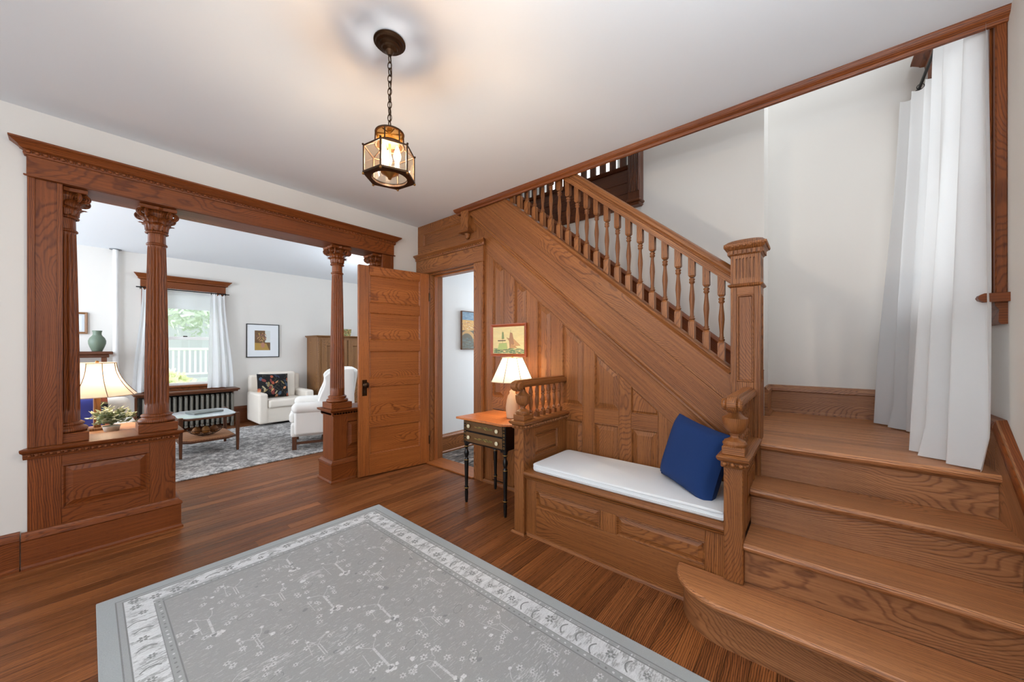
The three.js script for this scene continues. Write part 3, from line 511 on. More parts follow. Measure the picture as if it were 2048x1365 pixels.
// ---------- staircase ----------
const RI = 0.186, RX = [1.72, 1.94, 2.155, 2.375], ZA = -0.243, ZE = 0.572, LAND = 4 * RI;
const NOSE = (t, n) => [[0, 0], [n - 0.006, 0], [n, 0.006], [n + 0.003, t / 2], [n, t - 0.006], [n - 0.008, t], [0, t]];
{
  const s = thing('staircase', 'brown oak staircase rising past the landing under the window', 'staircase', [2.6, 0, -0.2]);
  // lowest step with its round end
  const curve = (d) => { const sh = new THREE.Shape(), x = RX[0] - d, r = 0.20 + d, zc = -0.29, xe = 1.915; sh.moveTo(RX[1] + 0.01, -ZE); sh.lineTo(x, -ZE); sh.lineTo(x, -zc - 0.0); for (let k = 1; k <= 14; k++) { const a = k / 14 * Math.PI / 2; sh.lineTo(x + r - r * Math.cos(a), -zc + r * Math.sin(a)); } sh.lineTo(xe + 0.012, -zc + r); sh.lineTo(xe + 0.012, 0.32); sh.lineTo(RX[1] + 0.01, 0.32); sh.closePath(); return sh; };
  const flat = (sh, y0, y1, bev = 0) => { const g = new THREE.ExtrudeGeometry(sh, { depth: y1 - y0 - 2 * bev, bevelEnabled: bev > 0, bevelSize: bev, bevelThickness: bev, bevelSegments: 3, bevelOffset: -bev, curveSegments: 16 }).rotateX(-Math.PI / 2).translate(0, y0 + bev, 0); return toCreasedNormals(soft(g), 0.7); };
  add(s, 'riser', W(flat(curve(0), 0, RI - 0.03), 'z'), M.stepRiser);
  add(s, 'cove_moulding', W(flat(curve(0.014), RI - 0.044, RI - 0.03, 0.005), 'z'), M.stepRiser);
  add(s, 'tread', W(flat(curve(0.03), RI - 0.03, RI, 0.012), 'z'), M.stepTread);
  for (let k = 2; k <= 4; k++) {
    const y = k * RI, x = RX[k - 1], z0 = k === 4 ? -0.222 : ZA, end = k === 4 ? 3.60 : RX[k] + 0.01;
    add(s, 'riser', W(box(x, x + 0.02, y - RI + 0.0005, y - 0.03, z0, ZE, 0.001), 'z'), M.stepRiser);
    add(s, 'cove_moulding', W(mould([[0, 0], [0.004, 0], [0.012, 0.008], [0.014, 0.016], [0, 0.016]], V(x, y - 0.046, z0), V(x, y - 0.046, ZE), V(-1, 0, 0)), 'z'), M.stepRiser);
    add(s, k === 4 ? 'landing_nosing' : 'tread', W(mould(NOSE(0.03, 0.03).map(([o, u]) => [o > 0 ? o : -(end - x) + (k === 4 ? 1.10 : 0), u]), V(x, y - 0.03, z0), V(x, y - 0.03, ZE), V(-1, 0, 0)), 'z'), k % 2 ? M.stepTreadB : M.stepTread);
  }
  for (let x = RX[3] + 0.126, i = 0; x < 3.59; x += 0.085, i++) add(s, 'landing_board', W(box(x + 0.0008, Math.min(x + 0.085, 3.6) - 0.0008, LAND - 0.025, LAND, x < 3.3 ? -0.36 : -0.288, ZE, 0.001), 'z'), [M.stepTread, M.stepTreadB, M.stepTreadC][(i * 2) % 3]);
  add(s, 'landing_frame', W(box(RX[3] + 0.02, 3.59, LAND - 0.18, LAND - 0.03, -0.28, ZE, 0.002), 'z'), M.under);
  // upper flight
  const go = RI / SL;
  for (let k = 0; k < 12; k++) {
    const z = -0.365 - k * go, y = LAND + (k + 1) * RI;
    add(s, 'riser', W(box(2.44, 3.30, y - RI, y - 0.03, z - 0.02, z, 0.001), 'x'), M.stepRiser);
    add(s, 'tread', W(mould(NOSE(0.03, 0.028).map(([o, u]) => [o > 0 ? o : -go - 0.01, u]), V(2.44, y - 0.03, z), V(3.30, y - 0.03, z), AX.z), 'x'), M.stepTread);
  }
  add(s, 'soffit_board', W(slab([[-3.05, ST(-3.05) - 0.40], [-0.42, ST(-0.42) - 0.40], [-0.42, ST(-0.42) - 0.36], [-3.05, ST(-3.05) - 0.36]], -0.85, -0.02, onX(2.45)), 'z'), M.under);
  const dir = V(0, -SL, 1).normalize(), up = V(0, 1, SL).normalize();
  // wall skirt of the upper flight
  const sk = (z) => 1.14 + SL * (-0.36 - z);
  add(s, 'wall_skirt', W(slab([[-2.9, sk(-2.9) - 0.55], [-0.29, 0.745], [-0.29, sk(-0.29)], [-2.9, sk(-2.9)]], 0, 0.025, onX(3.30)), dir), M.red);
  add(s, 'skirt_moulding', W(mould([[0, -0.035], [0.034, -0.035], [0.040, -0.022], [0.032, -0.008], [0.02, 0.004], [0, 0.006]], V(3.30, sk(-2.9), -2.9), V(3.30, sk(-0.29), -0.29), V(-1, 0, 0), { up }), dir), M.redStraight);
  // outer string: two boards, a bead below, a shoe rail above
  const F = onX(2.435), Zt = -2.58, Zl = -0.362, clip = (y) => Math.min(y, 2.585), M1 = (z) => (ST(z) * 0.52 + G(z) * 0.48);
  const band = (lo, hi, d0, d1, mat) => { const zc = (f) => { let a = -3, b = 0; for (let i = 0; i < 40; i++) { const m = (a + b) / 2; f(m) > 2.575 ? a = m : b = m; } return b; }; const zh = Math.max(Zt, zc(hi)), zl = Math.max(Zt, zc(lo)); const poly = [[zl, lo(zl)], [Zl, lo(Zl)], [Zl, hi(Zl)], [zh, hi(zh)]]; if (zh > zl + 0.01) poly.push([zl, 2.575]); return W(slab(poly, d0, d1, F), dir); };
  add(s, 'string_board', band((z) => G(z) + 0.01, (z) => M1(z) - 0.0006, -0.02, 0.014), M.oakStraight);
  add(s, 'string_board', band((z) => M1(z) + 0.0006, (z) => ST(z) - 0.03, -0.02, 0.016), M.oak);
  const a0 = V(2.435, G(-2.50), -2.50), b0 = V(2.435, G(Zl), Zl);
  add(s, 'string_bead', W(mould([[-0.02, -0.028], [0, -0.028], [0.006, -0.020], [0.003, -0.008], [0.016, 0], [0.020, 0.010], [0.014, 0.02], [-0.02, 0.02]], a0, b0, V(-1, 0, 0), { up }), dir), M.oakStraight);
  add(s, 'shoe_rail', W(mould([[-0.06, -0.03], [0.016, -0.03], [0.020, -0.022], [0.030, -0.014], [0.034, -0.004], [0.030, 0.004], [0.010, 0.010], [-0.05, 0.010]], V(2.435, ST(-2.14), -2.14), V(2.435, ST(Zl), Zl), V(-1, 0, 0), { up }), dir), M.oakStraight);
}
// ---------- balustrade ----------
{
  const t = thing('stair_balustrade', 'oak handrail on turned balusters climbing behind the newel post', 'balustrade', [2.455, 1.14, -0.37]);
  const dir = V(0, -SL, 1).normalize(), up = V(0, 1, SL).normalize(), RB = (z) => 1.635 + SL * (-0.383 - z);
  add(t, 'handrail', W(mould([[-0.030, 0], [0.030, 0], [0.032, 0.030], [0.026, 0.034], [0.030, 0.042], [0.040, 0.050], [0.042, 0.062], [0.034, 0.076], [0.016, 0.085], [-0.016, 0.085], [-0.034, 0.076], [-0.042, 0.062], [-0.040, 0.050], [-0.030, 0.042], [-0.026, 0.034], [-0.032, 0.030]], V(2.455, RB(-2.75), -2.75), V(2.455, RB(-0.366), -0.366), V(-1, 0, 0), { up }), dir), M.oakStraight);
  const shaft = lathe([[0.013, 0.105], [0.017, 0.110], [0.0185, 0.117], [0.012, 0.122], [0.0155, 0.128], [0.011, 0.134], [0.0105, 0.16], [0.0135, 0.20], [0.0165, 0.235], [0.0155, 0.26], [0.0115, 0.30], [0.0095, 0.325], [0.0105, 0.333], [0.016, 0.338], [0.017, 0.345], [0.012, 0.351], [0.0175, 0.357], [0.0165, 0.363], [0.012, 0.368]], 16);
  const block = (y0, y1, c0, c1) => { const r = 0.0185, s = new Soup(), q = (y, k) => [[-k, -k], [k, -k], [k, k], [-k, k]].map(([a, b]) => V(a, y, b)); const L = [q(y0, c0 ? 0.011 : r), q(c0 ? y0 + 0.012 : y0, r), q(c1 ? y1 - 0.012 : y1, r), q(y1, c1 ? 0.011 : r)]; for (let k = 0; k < 3; k++) for (let i = 0; i < 4; i++) s.quad(L[k][i], L[k + 1][i], L[k + 1][(i + 1) % 4], L[k][(i + 1) % 4]); s.quad(...L[3].reverse()); s.quad(...L[0]); return W(s.geo(), 'y'); };
  const g = join([block(-0.02, 0.107, false, true), block(0.372, 0.53, true, false), LW(shaft, 0.018)]);
  for (let k = 0; k < 22; k++) { const z = -0.4235 - k * 0.0812, b = plainMesh('baluster', g, k % 3 ? M.oakStraight : M.oak, t); b.position.set(0, ST(z) - 1.14 + 0.012, z + 0.37); }
}
// ---------- newel post ----------
{
  const t = thing('newel_post', 'tall square oak newel post with fluted neck and domed cap', 'post', [2.44, 0.56, -0.2935]), h = 0.0705, cx = 2.44, cz = -0.2935;
  const sq = (k, y0, y1, c) => box(cx - k, cx + k, y0, y1, cz - k, cz + k, c);
  add(t, 'shaft', W(sq(h - 0.0125, 0.50, 1.79, 0.001), 'y'), M.oakStraight);
  // four faces: stiles, rails and a sunk panel on each
  for (let f = 0; f < 4; f++) {
    const m = new THREE.Matrix4().makeRotationY(f * Math.PI / 2).setPosition(cx, 0, cz).multiply(new THREE.Matrix4().makeTranslation(0, 0, h - 0.012));
    const e = f % 2 ? h - 0.0122 : h, S = (a, b, c, d, g2) => W(slab(rect(a, b, c, d), 0, 0.012, null, 0.001), g2).applyMatrix4(m);
    add(t, 'stile', S(-e, -0.041, 0.50, 1.594, 'y'), M.oakStraight); add(t, 'stile', S(0.041, e, 0.50, 1.594, 'y'), M.oakStraight);
    add(t, 'rail', S(-0.0405, 0.0405, 0.50, 1.064, 'y'), M.oakStraight); add(t, 'rail', S(-0.0405, 0.0405, 1.55, 1.594, 'x'), M.oakStraight);
    add(t, 'panel', W(rings(rect(-0.041, 0.041, 1.064, 1.55), [[0, 0.012], [0.003, 0.015], [0.008, 0.015], [0.012, 0.006], [0.014, 0.006]]), 'y').applyMatrix4(m), M.oak);
    // fluted neck
    const n = add(t, 'neck_board', W(slab(rect(-e, e, 1.612, 1.776), 0, 0.004, null, 0.0005), 'y').applyMatrix4(m), M.oakStraight);
    const shape = new THREE.Shape(); shape.moveTo(-e, 1.612); shape.lineTo(e, 1.612); shape.lineTo(e, 1.776); shape.lineTo(-e, 1.776);
    for (let i = 0; i < 6; i++) { const x = (i - 2.5) * 0.0165, p = new THREE.Path(); p.absarc(x, 1.750, 0.0050, 0, Math.PI, false); p.absarc(x, 1.646, 0.0050, Math.PI, 2 * Math.PI, false); p.closePath(); shape.holes.push(p); }
    add(n, 'flutes', W(new THREE.ExtrudeGeometry(shape, { depth: 0.0078, bevelEnabled: false, curveSegments: 5 }).translate(0, 0, 0.0042), 'y').applyMatrix4(m), M.oakStraight);
    const ro = (v) => v.applyMatrix4(new THREE.Matrix4().makeRotationY(f * Math.PI / 2)), at = (x, y, z) => ro(V(x, y, z)).add(V(cx, 0, cz)), out = ro(V(0, 0, 1));
    add(t, 'neck_moulding', W(mould([[-0.02, 0], [0, 0], [0.012, 0.008], [0.014, 0.014], [0.004, 0.02], [-0.02, 0.02]], at(-h, 1.593, h), at(h, 1.593, h), out, { m0: 1, m1: 1 }), 'y'), M.oakStraight);
    const cap = add(t, 'cap_moulding', W(mould([[-0.03, 0], [0.002, 0], [0.008, 0.006], [0.008, 0.030], [0.016, 0.034], [0.026, 0.044], [0.030, 0.054], [0.030, 0.062], [-0.03, 0.062]], at(-h, 1.772, h), at(h, 1.772, h), out, { m0: 1, m1: 1 }), 'y'), M.oakStraight);
    for (let i = -3; i <= 3; i++) add(cap, 'dentil', W(box(-0.007, 0.007, 1.778, 1.800, 0, 0.008, 0.001).applyMatrix4(basis(ro(V(1, 0, 0)), AX.y, out, at(i * 0.0215, 0, h + 0.008))), 'y'), M.oakStraight);
    add(cap, 'egg_and_dart', eggs(at(-0.1, 1.822, h + 0.026), at(0.1, 1.822, h + 0.026), out, 0.028, 0.020, 0.007), M.oakStraight, { kind: 'stuff' });
  }
  const dome = new Soup(), N = 10, pt = (i, j) => { const a = i / N * 2 - 1, b = j / N * 2 - 1; return V(cx + a * 0.1, 1.834 + 0.032 * Math.sqrt(Math.max(0, (1 - a ** 4) * (1 - b ** 4))) * (1 - 0.25 * (a * a + b * b) / 2), cz + b * 0.1); };
  for (let i = 0; i < N; i++) for (let j = 0; j < N; j++) dome.quad(pt(i, j), pt(i, j + 1), pt(i + 1, j + 1), pt(i + 1, j));
  add(t, 'domed_top', W(dome.geo(1), 'x'), M.oakStraight);
}
// ---------- drop post at the head of the string ----------
{
  const t = thing('drop_post', 'short square oak drop post with turned finial below ceiling trim', 'post', [2.43, 2.30, -2.60]);
  add(t, 'shaft', W(box(2.385, 2.475, 2.405, 2.60, -2.652, -2.552, 0.003), 'y'), M.oak);
  add(t, 'foot_moulding', W(join([box(2.375, 2.485, 2.388, 2.408, -2.662, -2.542, 0.008), box(2.365, 2.495, 2.376, 2.390, -2.672, -2.532, 0.005)]), 'z'), M.oak);
  add(t, 'finial', LW(lathe([[0, 2.318], [0.012, 2.320], [0.022, 2.330], [0.024, 2.340], [0.018, 2.350], [0.026, 2.358], [0.030, 2.366], [0.030, 2.377], [0, 2.378]], 20)).translate(2.43, 0, -2.602), M.oak);
}
// ---------- upper gallery ----------
{
  const t = thing('gallery_balustrade', 'dark oak gallery edge with flat balusters seen above the stair', 'balustrade', [3.28, 2.56, -2.2]), x = 3.28;
  for (const [y0, y1] of [[2.56, 2.70], [2.702, 2.80], [2.802, 2.94]]) add(t, 'fascia_board', W(box(x, x + 0.02, y0, y1, -3.6, -1.30, 0.002), 'z'), M.dark);
  add(t, 'cap_moulding', W(mould([[0, 0], [0.01, 0], [0.02, 0.014], [0.024, 0.03], [0, 0.036]], V(x, 2.925, -3.6), V(x, 2.925, -1.30), V(-1, 0, 0)), 'z'), M.darkStraight);
  const flatBal = (() => { const s = new THREE.Shape(); s.moveTo(-0.028, 0); s.lineTo(0.028, 0); s.lineTo(0.028, 0.16); s.quadraticCurveTo(0.028, 0.195, 0.010, 0.21); s.lineTo(0.010, 0.24); s.quadraticCurveTo(0.03, 0.27, 0.026, 0.42); s.quadraticCurveTo(0.02, 0.6, 0.012, 0.66); s.lineTo(0.028, 0.7); s.lineTo(0.028, 0.85); s.lineTo(-0.028, 0.85); s.lineTo(-0.028, 0.7); s.lineTo(-0.012, 0.66); s.quadraticCurveTo(-0.02, 0.6, -0.026, 0.42); s.quadraticCurveTo(-0.03, 0.27, -0.010, 0.24); s.lineTo(-0.010, 0.21); s.quadraticCurveTo(-0.028, 0.195, -0.028, 0.16); return W(new THREE.ExtrudeGeometry(s, { depth: 0.03, bevelEnabled: false, curveSegments: 5 }).rotateY(-Math.PI / 2), 'y'); })();
  for (let k = 0; k < 21; k++) { const b = plainMesh('baluster', flatBal, M.darkStraight, t); b.position.set(0.02, 0.395, -1.38 - k * 0.104 + 2.2); }
  add(t, 'gallery_rail', W(box(x - 0.03, x + 0.05, 3.80, 3.87, -3.6, -1.31, 0.01), 'z'), M.dark);
  const p = thing('gallery_post', 'dark fluted oak drop post at the end of the upper gallery', 'post', [3.27, 2.55, -1.25]);
  add(p, 'shaft', W(box(3.205, 3.298, 2.60, 4.0, -1.305, -1.195, 0.003), 'y'), M.darkStraight);
  for (let i = 0; i < 6; i++) add(p, 'reed', W(new THREE.CylinderGeometry(0.0065, 0.0065, 1.30, 8).translate(3.204, 3.32, -1.29 + i * 0.016), 'y'), M.darkStraight);
  add(p, 'foot_moulding', W(join([box(3.192, 3.298, 2.575, 2.605, -1.318, -1.182, 0.01), box(3.202, 3.298, 2.55, 2.578, -1.308, -1.192, 0.012)]), 'z'), M.darkStraight);
}
// ---------- built-in bench ----------
{
  const t = thing('hall_bench', 'built-in oak bench with urn topped arms below the stair', 'bench', [2.17, 0, -0.9]);
  const zl = -1.49, zr = -0.32, F = onX(1.93);
  add(t, 'seat_board', W(mould([[0, 0], [0.52, 0], [0.545, 0.006], [0.552, 0.018], [0.545, 0.030], [0.52, 0.036], [0, 0.036]], V(XW, 0.394, zl), V(XW, 0.394, zr), V(-1, 0, 0)), 'z'), M.oakStraight);
  add(t, 'cove_moulding', W(mould([[0, 0], [0.004, 0], [0.018, 0.012], [0.02, 0.018], [0, 0.018]], V(1.93, 0.376, zl), V(1.93, 0.376, zr), V(-1, 0, 0)), 'z'), M.oakStraight);
  add(t, 'carcass', W(box(1.955, 2.44, 0, 0.39, zl, zr, 0), 'z'), M.under);
  const S = (a, b, c, d, g2, mat = M.oak) => add(t, g2 === 'y' ? 'stile' : 'rail', W(slab(rect(a, b, c, d), -0.02, 0, F), g2), mat);
  S(zl, -1.408, 0, 0.394, 'y', M.oakStraight); S(-0.403, zr, 0, 0.394, 'y', M.oakStraight); S(-0.950, -0.853, 0.201, 0.314, 'y', M.oakStraight);
  S(-1.4075, -0.4035, 0.0, 0.2, 'z'); S(-1.4075, -0.4035, 0.315, 0.394, 'z');
  add(t, 'panel', W(rings(rect(-1.408, -0.951, 0.2, 0.315), RAISED_SMALL).applyMatrix4(F), 'z'), M.oak); add(t, 'panel', W(rings(rect(-0.853, -0.403, 0.2, 0.315), RAISED_SMALL).applyMatrix4(F), 'z'), M.oak);
  add(t, 'shoe_moulding', [W(mould([[0, 0], [0.018, 0], [0.017, 0.008], [0.010, 0.016], [0, 0.018]], V(1.93, 0, zl), V(1.93, 0, -0.48), V(-1, 0, 0), { m0: -1 }), 'z'), W(mould([[0, 0], [0.018, 0], [0.017, 0.008], [0.010, 0.016], [0, 0.018]], V(1.90, 0, -1.57), V(1.90, 0, zl), V(-1, 0, 0), { m0: 1, m1: 1 }), 'z')], M.oakStraight);
  // arms
  const capP = [[-0.02, 0], [0.006, 0], [0.010, 0.006], [0.010, 0.026], [0.020, 0.032], [0.026, 0.042], [0.026, 0.050], [0.018, 0.056], [-0.02, 0.058]];
  for (const [z0, z1, xe, y0, tag] of [[-1.572, -1.49, XW, 0, 'left'], [-0.32, -0.243, 2.37, RI + 0.001, 'right']]) {
    const zm = (z0 + z1) / 2, arm = add(t, 'arm', W(box(1.965, xe, y0, 0.71, z0 + 0.012, z1 - 0.012, 0.002), 'x'), M.oakStraight);
    add(arm, 'post', W(box(1.90, 1.968, y0, 0.712, z0, z1, 0.004), 'y'), M.oak);
    for (const s of [1, -1]) {                                          // framed panel on both faces of the arm
      const Q = s > 0 ? onZ(z1 - 0.012) : basis(V(-1, 0, 0), V(0, 1, 0), V(0, 0, -1), V(0, 0, z0 + 0.012)), R = (a, b) => (s > 0 ? [a, b] : [-b, -a]), k = 0.012;
      const [pa, pb] = [2.03, xe - (xe > 2.4 ? 0.13 : 0.08)];
      add(arm, 'stile', W(slab(rect(...R(1.968, pa), 0.40, 0.71), 0, k, Q), 'y'), M.oak); add(arm, 'stile', W(slab(rect(...R(pb, xe), 0.40, 0.71), 0, k, Q), 'y'), M.oak);
      add(arm, 'rail', W(slab(rect(...R(pa + 0.0005, pb - 0.0005), 0.655, 0.71), 0, k, Q), 'x'), M.oak); add(arm, 'rail', W(slab(rect(...R(pa + 0.0005, pb - 0.0005), 0.40, 0.505), 0, k, Q), 'x'), M.oak);
      add(arm, 'panel', W(rings(rect(...R(pa, pb), 0.505, 0.655), RAISED_SMALL.map(([d, h]) => [d, h + k])).applyMatrix4(Q), 'x'), M.oak);
    }
    const cap = add(t, 'arm_cap', [W(mould(capP, V(1.90, 0.706, z0), V(1.90, 0.706, z1), V(-1, 0, 0), { m0: 1, m1: 1 }), 'z'), W(mould(capP, V(1.90, 0.706, z1), V(xe, 0.706, z1), AX.z, { m0: 1 }), 'x'), W(mould(capP, V(1.90, 0.706, z0), V(xe, 0.706, z0), V(0, 0, -1), { m0: 1 }), 'x'), W(box(1.90, xe, 0.72, 0.764, z0 + 0.01, z1 - 0.01, 0), 'x')], M.oakStraight);
    add(cap, 'egg_and_dart', [eggs(V(1.887, 0.722, z0 - 0.01), V(1.887, 0.722, z1 + 0.01), V(-1, 0, 0), 0.035, 0.022, 0.010), eggs(V(1.89, 0.722, z1 + 0.012), V(xe, 0.722, z1 + 0.012), AX.z, 0.033, 0.022, 0.010)], M.oakStraight, { kind: 'stuff' });
    // urn
    const ux = 1.946, u = add(t, 'urn', LW(toCreasedNormals(soft(lathe([[0, 0.800], [0.047, 0.800], [0.050, 0.806], [0.050, 0.814], [0.045, 0.818], [0.043, 0.824], [0.030, 0.830], [0.019, 0.838], [0.017, 0.848], [0.022, 0.852], [0.020, 0.857], [0.032, 0.864], [0.044, 0.880], [0.050, 0.902], [0.052, 0.926], [0.052, 0.931], [0.044, 0.934], [0.030, 0.944], [0.020, 0.958], [0.016, 0.975], [0.016, 0.995], [0, 0.995]], 32)), 0.6)).translate(ux, 0, zm), M.oak);
    add(u, 'urn_plinth', W(box(ux - 0.050, ux + 0.050, 0.763, 0.801, zm - 0.046, zm + 0.046, 0.003), 'x'), M.oakStraight);
    // rail with a scrolled end; the ridges of the rail run round the scroll
    const rail = [[-0.034, -0.026], [0.034, -0.026], [0.042, -0.018], [0.043, -0.004], [0.038, 0.008], [0.026, 0.014], [0.022, 0.011], [0.018, 0.022], [-0.018, 0.022], [-0.022, 0.011], [-0.026, 0.014], [-0.038, 0.008], [-0.043, -0.004], [-0.042, -0.018]];
    add(t, 'arm_rail', W(mould(rail, V(1.880, 1.014, zm), V(xe + (xe > 2.4 ? 0 : 0.002), 1.014, zm), AX.z), 'x'), M.oakStraight);
    add(t, 'rail_scroll', W(toCreasedNormals(soft(lathe([[0, -0.043], [0.016, -0.043], [0.024, -0.040], [0.029, -0.032], [0.029, -0.026], [0.026, -0.022], [0.036, -0.018], [0.038, 0], [0.036, 0.018], [0.026, 0.022], [0.029, 0.026], [0.029, 0.032], [0.024, 0.040], [0.016, 0.043], [0, 0.043]], 26).rotateX(Math.PI / 2)), 0.5).translate(1.880, 0.998, zm), 'x'), M.oakStraight);
    const sp = lathe([[0.009, 0.030], [0.013, 0.034], [0.0155, 0.042], [0.012, 0.051], [0.008, 0.055], [0.009, 0.062], [0.0145, 0.085], [0.0165, 0.105], [0.0145, 0.128], [0.011, 0.146], [0.0105, 0.152], [0.015, 0.156], [0.015, 0.161], [0.010, 0.165], [0.014, 0.170], [0.0165, 0.180], [0.013, 0.194], [0.009, 0.212], [0.0075, 0.228]], 14);
    const spg = join([LW(sp, 0.01), W(box(-0.016, 0.016, 0, 0.032, -0.016, 0.016, 0.002), 'y')]);
    const n = 6, xa = 2.035, xb = xe - 0.045;
    for (let k = 0; k < n; k++) { const q = plainMesh('spindle', spg, M.oak, t); q.position.set(xa + (xb - xa) * k / (n - 1) - 2.17, 0.763, zm + 0.9); }
  }
}
// ---------- hall rug ----------
{
  const w = 1.475, l = 2.44, px = 1240, py = 2048, S = px / w;
  const map = canvasTexture(px, py, (c) => {
    const field = '#a3a3a1', pale = '#d3d5d5', darker = '#868886';
    c.fillStyle = '#a9aeae'; c.fillRect(0, 0, px, py);
    const B = [0.062, 0.085, 0.185, 0.215].map((m) => m * S);
    c.fillStyle = pale; c.fillRect(B[0], B[0], px - 2 * B[0], py - 2 * B[0]);
    c.fillStyle = '#a6a8a8'; c.fillRect(B[0], B[0], px - 2 * B[0], B[1] - B[0]); c.fillRect(B[0], B[0], B[1] - B[0], py - 2 * B[0]); c.fillRect(px - B[1], B[0], B[1] - B[0], py - 2 * B[0]); c.fillRect(B[0], py - B[1], px - 2 * B[0], B[1] - B[0]);
    const blot = (x, y, r, col, n = 7) => { c.fillStyle = col; c.beginPath(); for (let i = 0; i <= n * 2; i++) { const a = i / (n * 2) * Math.PI * 2, q = r * rr(0.55, 1.1); c.lineTo(x + q * Math.cos(a), y + q * Math.sin(a)); } c.fill(); };
    const flower = (x, y, r, col, ring) => { for (let i = 0; i < 6; i++) { const a = i / 6 * Math.PI * 2; c.fillStyle = col; c.beginPath(); c.ellipse(x + r * 0.62 * Math.cos(a), y + r * 0.62 * Math.sin(a), r * 0.36, r * 0.24, a, 0, 7); c.fill(); } c.fillStyle = ring; c.beginPath(); c.arc(x, y, r * 0.24, 0, 7); c.fill(); };
    const brush = (x, y, L, wd, col, al) => { c.globalAlpha = al; c.strokeStyle = col; c.lineWidth = wd; c.beginPath(); c.moveTo(x, y); c.lineTo(x + L, y + rr(-2, 2)); c.stroke(); c.globalAlpha = 1; };
    // worn main border: grey pile rubbed through in short strokes, roses and stems
    const inBorder = (x, y) => { const m = Math.min(x, px - x, y, py - y); return m > B[1] && m < B[2]; };
    for (let i = 0; i < 60000; i++) { const x = rr(0, px), y = rr(0, py); if (inBorder(x, y)) brush(x, y, rr(3, 22), rr(1.5, 4.5), noise(x / 34, y / 16, 999, 999, 55) < 0.5 ? '#9fa1a0' : '#e4e6e6', rr(0.3, 0.8)); }
    for (let k = 0; k < 2; k++) for (let d = B[1] + 30; d < (k ? py : px) - B[1]; d += 62) for (const e of [0, 1]) {
      const m = (B[1] + B[2]) / 2 + rr(-14, 14), q = e ? (k ? px : py) - m : m, [x, y] = k ? [q, d] : [d, q];
      if (rnd() < 0.75) flower(x, y, rr(13, 21), '#8f9190', '#c9caca'); else { c.strokeStyle = '#8c8e8d'; c.lineWidth = 5; c.beginPath(); c.moveTo(x - 26, y - 8); c.quadraticCurveTo(x, y + 22, x + 26, y - 6); c.stroke(); }
    }
    c.strokeStyle = darker; c.lineWidth = 4; for (const m of [B[0], B[1], B[2]]) c.strokeRect(m, m, px - 2 * m, py - 2 * m);
    c.fillStyle = '#a4a6a5'; c.fillRect(B[2], B[2], px - 2 * B[2], B[3] - B[2]); c.fillRect(B[2], py - B[3], px - 2 * B[2], B[3] - B[2]); c.fillRect(B[2], B[2], B[3] - B[2], py - 2 * B[2]); c.fillRect(px - B[3], B[2], B[3] - B[2], py - 2 * B[2]);
    for (let k = 0; k < 2; k++) for (let d = B[2]; d < (k ? py : px) - B[2]; d += 26) for (const e of [0, 1]) { const m = (B[2] + B[3]) / 2, q = e ? (k ? px : py) - m : m, [x, y] = k ? [q, d] : [d, q]; blot(x, y, 5, rnd() < 0.5 ? pale : darker, 4); }
    c.fillStyle = field; c.fillRect(B[3], B[3], px - 2 * B[3], py - 2 * B[3]); c.strokeStyle = darker; c.lineWidth = 4; c.strokeRect(B[3], B[3], px - 2 * B[3], py - 2 * B[3]);
    c.save(); c.beginPath(); c.rect(B[3] + 4, B[3] + 4, px - 2 * B[3] - 8, py - 2 * B[3] - 8); c.clip();
    for (let i = 0; i < 9000; i++) brush(rr(B[3], px - B[3]), rr(B[3], py - B[3]), rr(3, 16), rr(1, 3), rnd() < 0.5 ? '#989997' : '#aeafad', rr(0.2, 0.5));
    // rubbed patches of pale warp
    for (let k = 0; k < 16; k++) { const x = rr(B[3], px - B[3]), y = rr(B[3], py - B[3]), r = rr(50, 150); for (let i = 0; i < 90; i++) { const a = rr(0, 7), q = r * Math.sqrt(rnd()); brush(x + q * Math.cos(a), y + q * Math.sin(a) * 0.6, rr(6, 26), rr(1.5, 4), '#cfd0cf', rr(0.3, 0.8)); } }
    // lattice of bars, forked twigs, rosettes and small flowers
    const bar = (x, y, L, a, wd, dbl) => { c.strokeStyle = '#cccdcc'; c.lineCap = 'butt'; const dx = Math.cos(a), dy = Math.sin(a); for (const o of dbl ? [-4, 4] : [0]) { c.lineWidth = dbl ? 3 : wd; c.beginPath(); c.moveTo(x - dy * o, y + dx * o); c.lineTo(x + dx * L - dy * o, y + dy * L + dx * o); c.stroke(); } return [x + dx * L, y + dy * L]; };
    const twig = (x, y, a) => { c.strokeStyle = '#c4c5c4'; c.lineWidth = 2.6; for (const s of [-1, 1]) { c.beginPath(); c.moveTo(x, y); let qx = x, qy = y, b = a + s * 0.75; for (let k = 0; k < 3; k++) { qx += 19 * Math.cos(b) + rr(-5, 5); qy += 19 * Math.sin(b) + rr(-5, 5); c.lineTo(qx, qy); b += rr(-0.4, 0.4); } c.stroke(); blot(qx, qy, 8, '#d6d7d6', 4); } };
    for (let gy = 0; gy < 8; gy++) for (let gx = 0; gx < 4; gx++) {
      const x = B[3] + 90 + gx * 235 + (gy % 2) * 110 + rr(-12, 12), y = B[3] + 80 + gy * 205 + rr(-12, 12), a = Math.PI / 2 + rr(-0.06, 0.06), big = (gx + gy) % 2 === 0;
      const [ex, ey] = bar(x, y, big ? 105 : 62, a, 8, !big); if (big) { for (let i = 0; i < 7; i++) blot(x + rr(-22, 22), y - 12 + rr(-12, 10), rr(7, 12), '#d9dad9', 4); blot(x, y - 8, 9, '#8b8d8c', 5); }
      twig(ex, ey, a);
      for (let i = 0; i < 10; i++) flower(x + rr(-115, 115), y + rr(-80, 110), rr(9, 14), '#cdcecd', '#8c8e8c');
      for (let i = 0; i < 2; i++) blot(x + rr(-100, 100), y + rr(-90, 90), rr(8, 14), i ? '#d8d9d8' : '#8d8f8e', 4);
